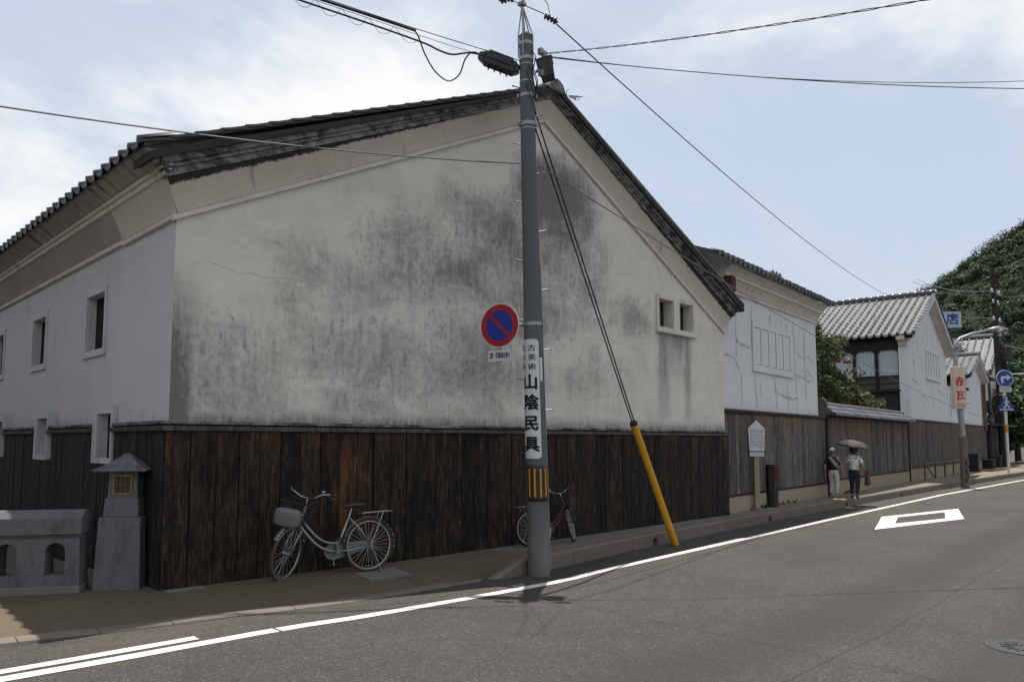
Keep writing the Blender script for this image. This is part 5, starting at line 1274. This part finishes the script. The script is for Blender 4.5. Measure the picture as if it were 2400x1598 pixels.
tp_ = empty('road_sign_post', 'white road sign post with round turn arrow sign and blue crossing triangle', 'road sign', (44.5, .42, SW), R(-45))
MB().tube([(0, 0, -.1), (-.02, 0, 5.6)], .075, 12).build('post', M_white_enamel, tp_, smooth=60)
MB().tube([(-.01, 0, 2.2), (-.01, 0, 2.62)], .085, 12).build('yellow_band', M_yellow2, tp_)
MF = Matrix.Rotation(R(90), 4, 'X')
def sdisc(r, y, m, nm, z=5.12): return MB().lathe([(r, 0), (r, .012), (.001, .012)], 36, Matrix.Translation((-.02, y, z)) @ MF).build(nm, m, tp_)
sdisc(.47, -.09, M_white_enamel, 'round_plate'); sdisc(.43, -.105, M_blue2, 'round_field')
MB().add([(x - .02, -.122, z + 5.12) for x, z in ((-.22, -.25), (-.10, -.25), (-.10, .0), (.10, .0), (.10, -.11), (.34, .06), (.10, .23), (.10, .12), (-.22, .12))], [tuple(range(9))]).build('turn_arrow', M_white_enamel, tp_)
MB().box((-.33, -.10, 4.38), (.33, -.085, 4.66)).build('sub_plate', M_white_enamel, tp_)
m = MB()
for i in range(2):
    for j in range(9): m.box((-.28 + j * .062, -.1015, 4.55 - i * .11), (-.28 + j * .062 + .045, -.0995, 4.60 - i * .11))
stuff(m.build('small_print', M_ink, tp_))
MB().prism([(-.43, 3.34), (.43, 3.34), (.43, 3.42), (.05, 4.19), (-.05, 4.19), (-.43, 3.42)], lambda a, b: (a, -.10, b), lambda a, b: (a, -.085, b)).build('crossing_plate', M_blue2, tp_)
MB().box((-.36, -.1025, 3.40), (.36, -.1, 3.45)).build('crossing_line', M_white_enamel, tp_)
m = MB(); Y = -.1035
for a, b, w in (((-.0, 3.98), (.0, 3.70), .10), ((0, 3.92), (-.13, 3.78), .05), ((.0, 3.92), (.16, 3.82), .05), ((0, 3.72), (-.14, 3.50), .075), ((0, 3.72), (.17, 3.52), .075)):
    d = Vector((b[0] - a[0], 0, b[1] - a[1])).normalized(); n = Vector((-d.z, 0, d.x)) * w / 2; A_, B_ = Vector((a[0], Y, a[1])), Vector((b[0], Y, b[1])); m.add([A_ - n, A_ + n, B_ + n, B_ - n], [(0, 1, 2, 3)])
m.lathe([(.055, 0), (.055, .003), (.001, .003)], 14, Matrix.Translation((.01, Y, 4.06)) @ MF); m.build('walking_figure', M_white_enamel, tp_)

# clutter by the far frontage
for i, (u, v, w, h, mm, lab) in enumerate(((32.6, -.45, .7, 1.0, M_black, 'dark bin by the boards beyond the street lamp'), (38.6, -.4, 1.2, .55, M_timber, 'long dark planter box near the far corner'), (41.0, -.5, .9, .75, M_timber, 'square wooden planter under the far canopy'))):
    p = row_thing('planter' if i else 'bin', lab, 'planter' if i else 'bin', u, v)
    MB().frustum(0, w / 2, .22, h, w / 2 * 1.08, .25).build('box', mm, p, bevel=.02); MB().box((-w / 2 * 1.1, -.27, h), (w / 2 * 1.1, .27, h + .05)).build('rim', M_rail, p)
bn = row_thing('sandwich_board', 'leaning wooden display board with yellow edge near the road sign', 'board', 44.5, -.35)
MB().box((-.5, -.03, 0), (.5, .03, 1.5), Matrix.Rotation(R(-14), 4, 'X')).build('panel', M_timber, bn)
MB().box((-.62, -.05, .7), (-.5, .02, 1.75), Matrix.Rotation(R(-16), 4, 'Y')).build('yellow_edge', M_yellow2, bn)
for x in (-.45, .45): MB().tube([(x, .0, 1.45), (x, .55, 0)], .025, 5).build('leg', M_rail, bn)
# electric meter boxes on the small gable's corner
em = row_thing('meter_cluster', 'dark electric meter boxes and pipes at the end of the white wall', 'meter box', 40.9, -.2)
for k, (x, z, w, h) in enumerate(((0, 3.6, .5, .8), (.55, 3.3, .35, .6), (0, 2.9, .7, .5))): MB().box((x - w / 2, -.15, z), (x + w / 2, .1, z + h)).build('meter_box', M_black, em, bevel=.02)
MB().tube([(.1, -.05, 0), (.1, -.05, 6.2)], .05, 6).build('conduit', M_rail, em)
MB().tube([(.6, -.05, 2.5), (.6, -.05, 5.8)], .04, 6).build('conduit', M_black, em)

# far utility pole
fp = empty('utility_pole', 'dark distant utility pole with crossarms in front of the wooded hill', 'utility pole', (55.3, 2.75, ROAD), R(20))
MB().tube([(0, 0, 0), (-.15, .1, 13.7)], [.24, .15], 12).build('shaft', M_timber, fp, smooth=60)
for z, L in ((12.0, 1.9), (11.3, 1.2), (10.1, 1.6)):
    MB().box((-L * .4, -.06, z - .06), (L * .6, .06, z + .06), Matrix.Rotation(R(-25), 4, 'Z')).build('crossarm', M_galv, fp)
    for q in (-.3, .1, .45): MB().lathe([(.02, z), (.07, z + .04), (.05, z + .10), (.08, z + .16), (.02, z + .22)], 8, Matrix.Rotation(R(-25), 4, 'Z') @ Matrix.Translation((L * q, 0, 0))).build('insulator', M_white_enamel, fp)
MB().lathe([(.26, 7.3), (.30, 7.35), (.30, 8.2), (.22, 8.3)], 14, Matrix.Translation((.0, -.5, 0))).build('transformer', M_rail, fp)
MB().box((.55, -.5, 7.3), (1.15, -.1, 8.1)).build('switch_box', M_rail, fp, bevel=.03)
for z in (9.0, 6.0, 5.0, 4.2): MB().tube([(-.05, 0, z), (-.05, 0, z + .08)], .24, 10).build('clamp_band', M_galv, fp)
fpp = Vector(fp.location)
for k, (z, e) in enumerate(((12.2, (2150, 655, 70)), (11.9, (2140, 660, 72)), (10.3, (2160, 712, 72)), (12.9, (2560, 575, 40)), (11.8, (2560, 640, 40)), (9.3, (2560, 745, 40)), (8.6, (2560, 800, 38)))):
    wire(sag(fpp + Vector((0, 0, z)), far(*e), .5), .022 if k < 3 else .02, ('highest', 'second', 'third', 'fourth', 'fifth', 'sixth', 'lowest')[k] + ' of the wires strung from the distant pole', M_wire if k % 2 else M_wire_grey, group='wires of the distant pole')
wire(sag((46.5, 1.0, 5.55), far(2500, 866, 34), .05), .025, 'thick bright wire right of the round arrow sign', M_white_enamel)

# distant shop tower with roof sign
tw_ = empty('shop_tower', 'pale distant building with a white rooftop sign carrying a blue character', 'building', (64.0, 7.6, ROAD), R(-52))
MB().box((-1.5, .4, 0), (.75, 5, 10.3)).build('wall', M_cream, tw_); MB().box((.75, 0.6, 0), (1.25, 5, 9.9)).build('side_wing', M_white, tw_)
MB().box((-1.6, .3, 10.3), (.85, 5.1, 10.55)).build('parapet', M_rail, tw_)
for x in (-.9, .5): MB().box((x, .3, 10.55), (x + .08, .45, 11.2)).build('sign_leg', M_rail, tw_)
MB().box((-2.2, .1, 11.1), (.86, .28, 12.4)).build('sign_board', mat('pale_blue_sign', col=(.36, .43, .52), rough=.5), tw_)
me = text_mesh('店', 1.0, bold=.02); me.transform(Matrix.Translation((.2, .085, 11.75)) @ Matrix.Rotation(R(90), 4, 'X')); mesh_obj('lettering', me, M_blue2, tw_)
for z in (7.6, 9.0): MB().box((-1.2, .36, z), (.4, .4, z + .8)).build('window', M_glass, tw_)

# ------------------------------------------------------------------ trees, hill
def leaf_mesh(name, m, clumps, leaf, n, seed, jit=.8, parent=None):
    r = random.Random(seed); vs, fs = [], []
    for c, rad in clumps:
        c = Vector(c)
        for i in range(n):
            while True:
                p = Vector((r.uniform(-1, 1), r.uniform(-1, 1), r.uniform(-1, 1)))
                if .25 < p.length < 1: break
            q = c + Vector((p.x * rad[0], p.y * rad[1], p.z * rad[2]))
            nrm = (p + Vector((r.uniform(-jit, jit), r.uniform(-jit, jit), r.uniform(-.2, 1.2) * jit))).normalized(); a = nrm.orthogonal().normalized(); b = nrm.cross(a)
            t = r.uniform(0, 6.28); a, b = a * math.cos(t) + b * math.sin(t), b * math.cos(t) - a * math.sin(t); L = leaf * r.uniform(.6, 1.3)
            k = len(vs); vs += [tuple(q - a * L), tuple(q + b * L * .45), tuple(q + a * L), tuple(q - b * L * .45)]; fs.append((k, k + 1, k + 2, k + 3))
    me = bpy.data.meshes.new(name); me.from_pydata(vs, [], fs); return mesh_obj(name, me, m, parent)
def tree(name, label, base, stems, clumps, m, leaf, n, seed, group=None, extra=None):
    t = empty(name, label, 'tree', base, 0, group); B = Vector(base)
    mb = MB()
    for pts, r0, r1 in stems: mb.tube([Vector(p) - B for p in pts], [r0 + (r1 - r0) * i / (len(pts) - 1) for i in range(len(pts))], 7)
    mb.build('trunk', M_bark, t, smooth=True)
    leaf_mesh('crown', m, [(Vector(c) - B, r) for c, r in clumps], leaf, n, seed, parent=t)
    if extra: stuff(leaf_mesh('young_shoots', extra[0], [(Vector(c) - B, r) for c, r in extra[1]], leaf, extra[2], seed + 5, parent=t))
    return t
tr = random.Random(11)
def spread(pts, k, j, r): return [((p[0] + tr.uniform(-j, j), p[1] + tr.uniform(-j, j), p[2] + tr.uniform(-j, j) * .7), (r * tr.uniform(.6, 1.1), r * tr.uniform(.6, 1.1), r * tr.uniform(.5, .9))) for p in pts for _ in range(k)]
def rp(u, v, z): return on_row(u, v, z)
base = rp(12.6, 1.5, 0)
ax1 = [rp(11.3, 1.3, 5.7), rp(12.2, 1.4, 5.4), rp(13.4, 1.4, 5.3), rp(14.4, 1.4, 5.5), rp(11.5, 1.3, 4.7), rp(12.6, 1.3, 4.5), rp(12.2, 1.2, 3.8), rp(14.0, 1.3, 4.1), rp(13.4, 1.2, 3.5), rp(15.2, 1.3, 3.9), rp(15.6, 1.2, 3.4), rp(11.4, 1.2, 3.9)]
tree('garden_tree', 'leafy garden tree with reddish young shoots behind the garden wall', base, [([base, rp(12.6, 1.5, 2.2), rp(12.4, 1.4, 3.6), rp(12.0, 1.4, 5.2)], .09, .03), ([rp(12.5, 1.5, 2.4), rp(13.8, 1.4, 3.2), rp(15.2, 1.3, 3.8)], .06, .02), ([rp(12.5, 1.45, 3.0), rp(13.4, 1.4, 4.4), rp(14.2, 1.4, 5.3)], .05, .02)],
     spread(ax1, 4, .32, .42), M_leaf_garden, .085, 120, 1, extra=(M_leaf_red, spread([rp(14.6, 1.0, 4.4), rp(15.6, 1.0, 3.6), rp(13.2, 1.0, 4.9), rp(14.4, 1.0, 3.4)], 2, .3, .3), 28))
base = rp(16.6, 1.2, 0); ax2 = [rp(16.4, 1.1, 3.6), rp(17.2, 1.0, 3.3), rp(15.9, 1.0, 3.3), rp(18.0, 1.0, 3.2)]
tree('garden_shrub', 'sparse shrub with bare twigs peeping over the tiled coping', base, [([base, rp(16.6, 1.2, 2.5), rp(16.8, 1.1, 3.5)], .05, .015), ([rp(16.6, 1.2, 2.4), rp(17.6, 1.1, 3.3)], .03, .01), ([rp(16.6, 1.2, 2.4), rp(15.9, 1.1, 3.6)], .03, .01)], spread(ax2, 3, .25, .35), M_leaf_garden, .08, 70, 2, extra=(M_leaf_red, spread(ax2, 1, .3, .3), 50))
for i, (px, D, zt, w, lab) in enumerate(((2385, 66, 9.0, 5.0, 'dark broadleaf tree at the right edge behind the road sign'), (2420, 58, 6.5, 4.5, 'lower dark tree at the right edge beside the pavement'))):
    g0 = far(px, 1040, D); g0.z = ROAD
    cl = [(g0 + Vector((0, 0, zt * f)), 0) for f in (.3, .45, .6, .75, .9)]; pts = [tuple(c[0] + Vector((tr.uniform(-w * .4, w * .4), tr.uniform(-w * .4, w * .4), 0))) for c in cl for _ in range(5)]
    tree('broadleaf_tree', lab, tuple(g0), [([tuple(g0), tuple(g0 + Vector((.2, .1, zt * .5))), tuple(g0 + Vector((0, .3, zt * .9)))], .28, .06)], spread(pts, 2, .8, 1.3), M_leaf_dark, .22, 130, 20 + i, 'trees at the far end of the street')

hc = far(2740, 1033, 330); hr_ = random.Random(5)
def hill_h(x, y):
    d = math.hypot(x - hc.x, y - hc.y); h = 145 - .80 * d
    return max(-2, h + 5 * math.sin(x * .045 + 1.3) * math.cos(y * .05) + 3 * math.sin(x * .11 + y * .07))
N = 70; ext = 230; hv = []; 
for i in range(N + 1):
    for j in range(N + 1):
        x = hc.x - ext + 2 * ext * i / N; y = hc.y - ext + 2 * ext * j / N; hv.append((x, y, hill_h(x, y)))
struct(MB().add(hv, [(i * (N + 1) + j, (i + 1) * (N + 1) + j, (i + 1) * (N + 1) + j + 1, i * (N + 1) + j + 1) for i in range(N) for j in range(N)]).build('hill', M_soil, smooth=True))
cl1, cl2 = [], []
camv = Vector(cam.location)
while len(cl1) + len(cl2) < 2600:
    x = hr_.uniform(hc.x - 215, hc.x + 120); y = hr_.uniform(hc.y - 170, hc.y + 170); h = hill_h(x, y)
    if h < 1: continue
    ang_ = math.degrees(math.atan2(y - camv.y, x - camv.x))
    if not (4 < ang_ < 20): continue
    if math.hypot(x - camv.x, y - camv.y) > math.hypot(hc.x - camv.x, hc.y - camv.y) + 60: continue
    s_ = hr_.uniform(1.5, 2.6) if hr_.random() < .6 else hr_.uniform(2.6, 4.2); (cl1 if hr_.random() < .72 else cl2).append(((x, y, h + s_ * .55), (s_, s_, s_ * .75)))
stuff(tag(leaf_mesh('forest', M_leaf_hill, cl1, .55, 90, 31, jit=.3), 'dense dark green forest covering the hill at the right', 'forest'))
stuff(tag(leaf_mesh('forest', M_leaf_hill2, cl2, .55, 90, 32, jit=.3), 'paler broadleaf crowns scattered through the hill forest', 'forest'))

# added unseen house left of the view, put in to darken the canal side
nb = empty('shade_house', 'added unseen house left of the view, placed to shade the canal side', 'house', (-9.5, 8, 0))
MB().box((-3, -7, -.5), (3, 9, 5.6)).build('wall', M_timber, nb)
MB().ring_sweep([[(-3.6, y, 5.5), (0, y, 7.4), (3.6, y, 5.5), (3.6, y, 5.65), (0, y, 7.6), (-3.6, y, 5.65)] for y in (-7.5, 9.5)]).build('roof', M_tile_dark, nb)

# weeds at the foot of the walls
m = MB(); wr = random.Random(9)
for k in range(120):
    t = wr.random()
    if t < .25: x0 = wr.uniform(2.7, 3.6); y0 = -.06; z0 = pave_z(x0, y0)
    elif t < .45: x0 = wr.uniform(11.2, 12.8); y0 = -.09; z0 = SW
    else: u0 = wr.choice((2.2, 2.6, 3.4, 4.2, 9.5)) + wr.uniform(-.4, .4); x0, y0, z0 = on_row(u0, -.12, SW)
    h = wr.uniform(.03, .12); d = Vector((wr.uniform(-.06, .06), wr.uniform(-.08, .02), h)); p = Vector((x0, y0, z0)); w = Vector((wr.uniform(-.02, .02), wr.uniform(-.02, .02), 0))
    m.add([p - w, p + w, p + d * .6 + w * 1.4, p + d, p + d * .6 - w * 1.4], [(0, 1, 2, 3, 4)])
tag(m.build('wall_foot_weeds', M_leaf_dark), 'small green weeds along the foot of the walls', 'weeds', kind='stuff')
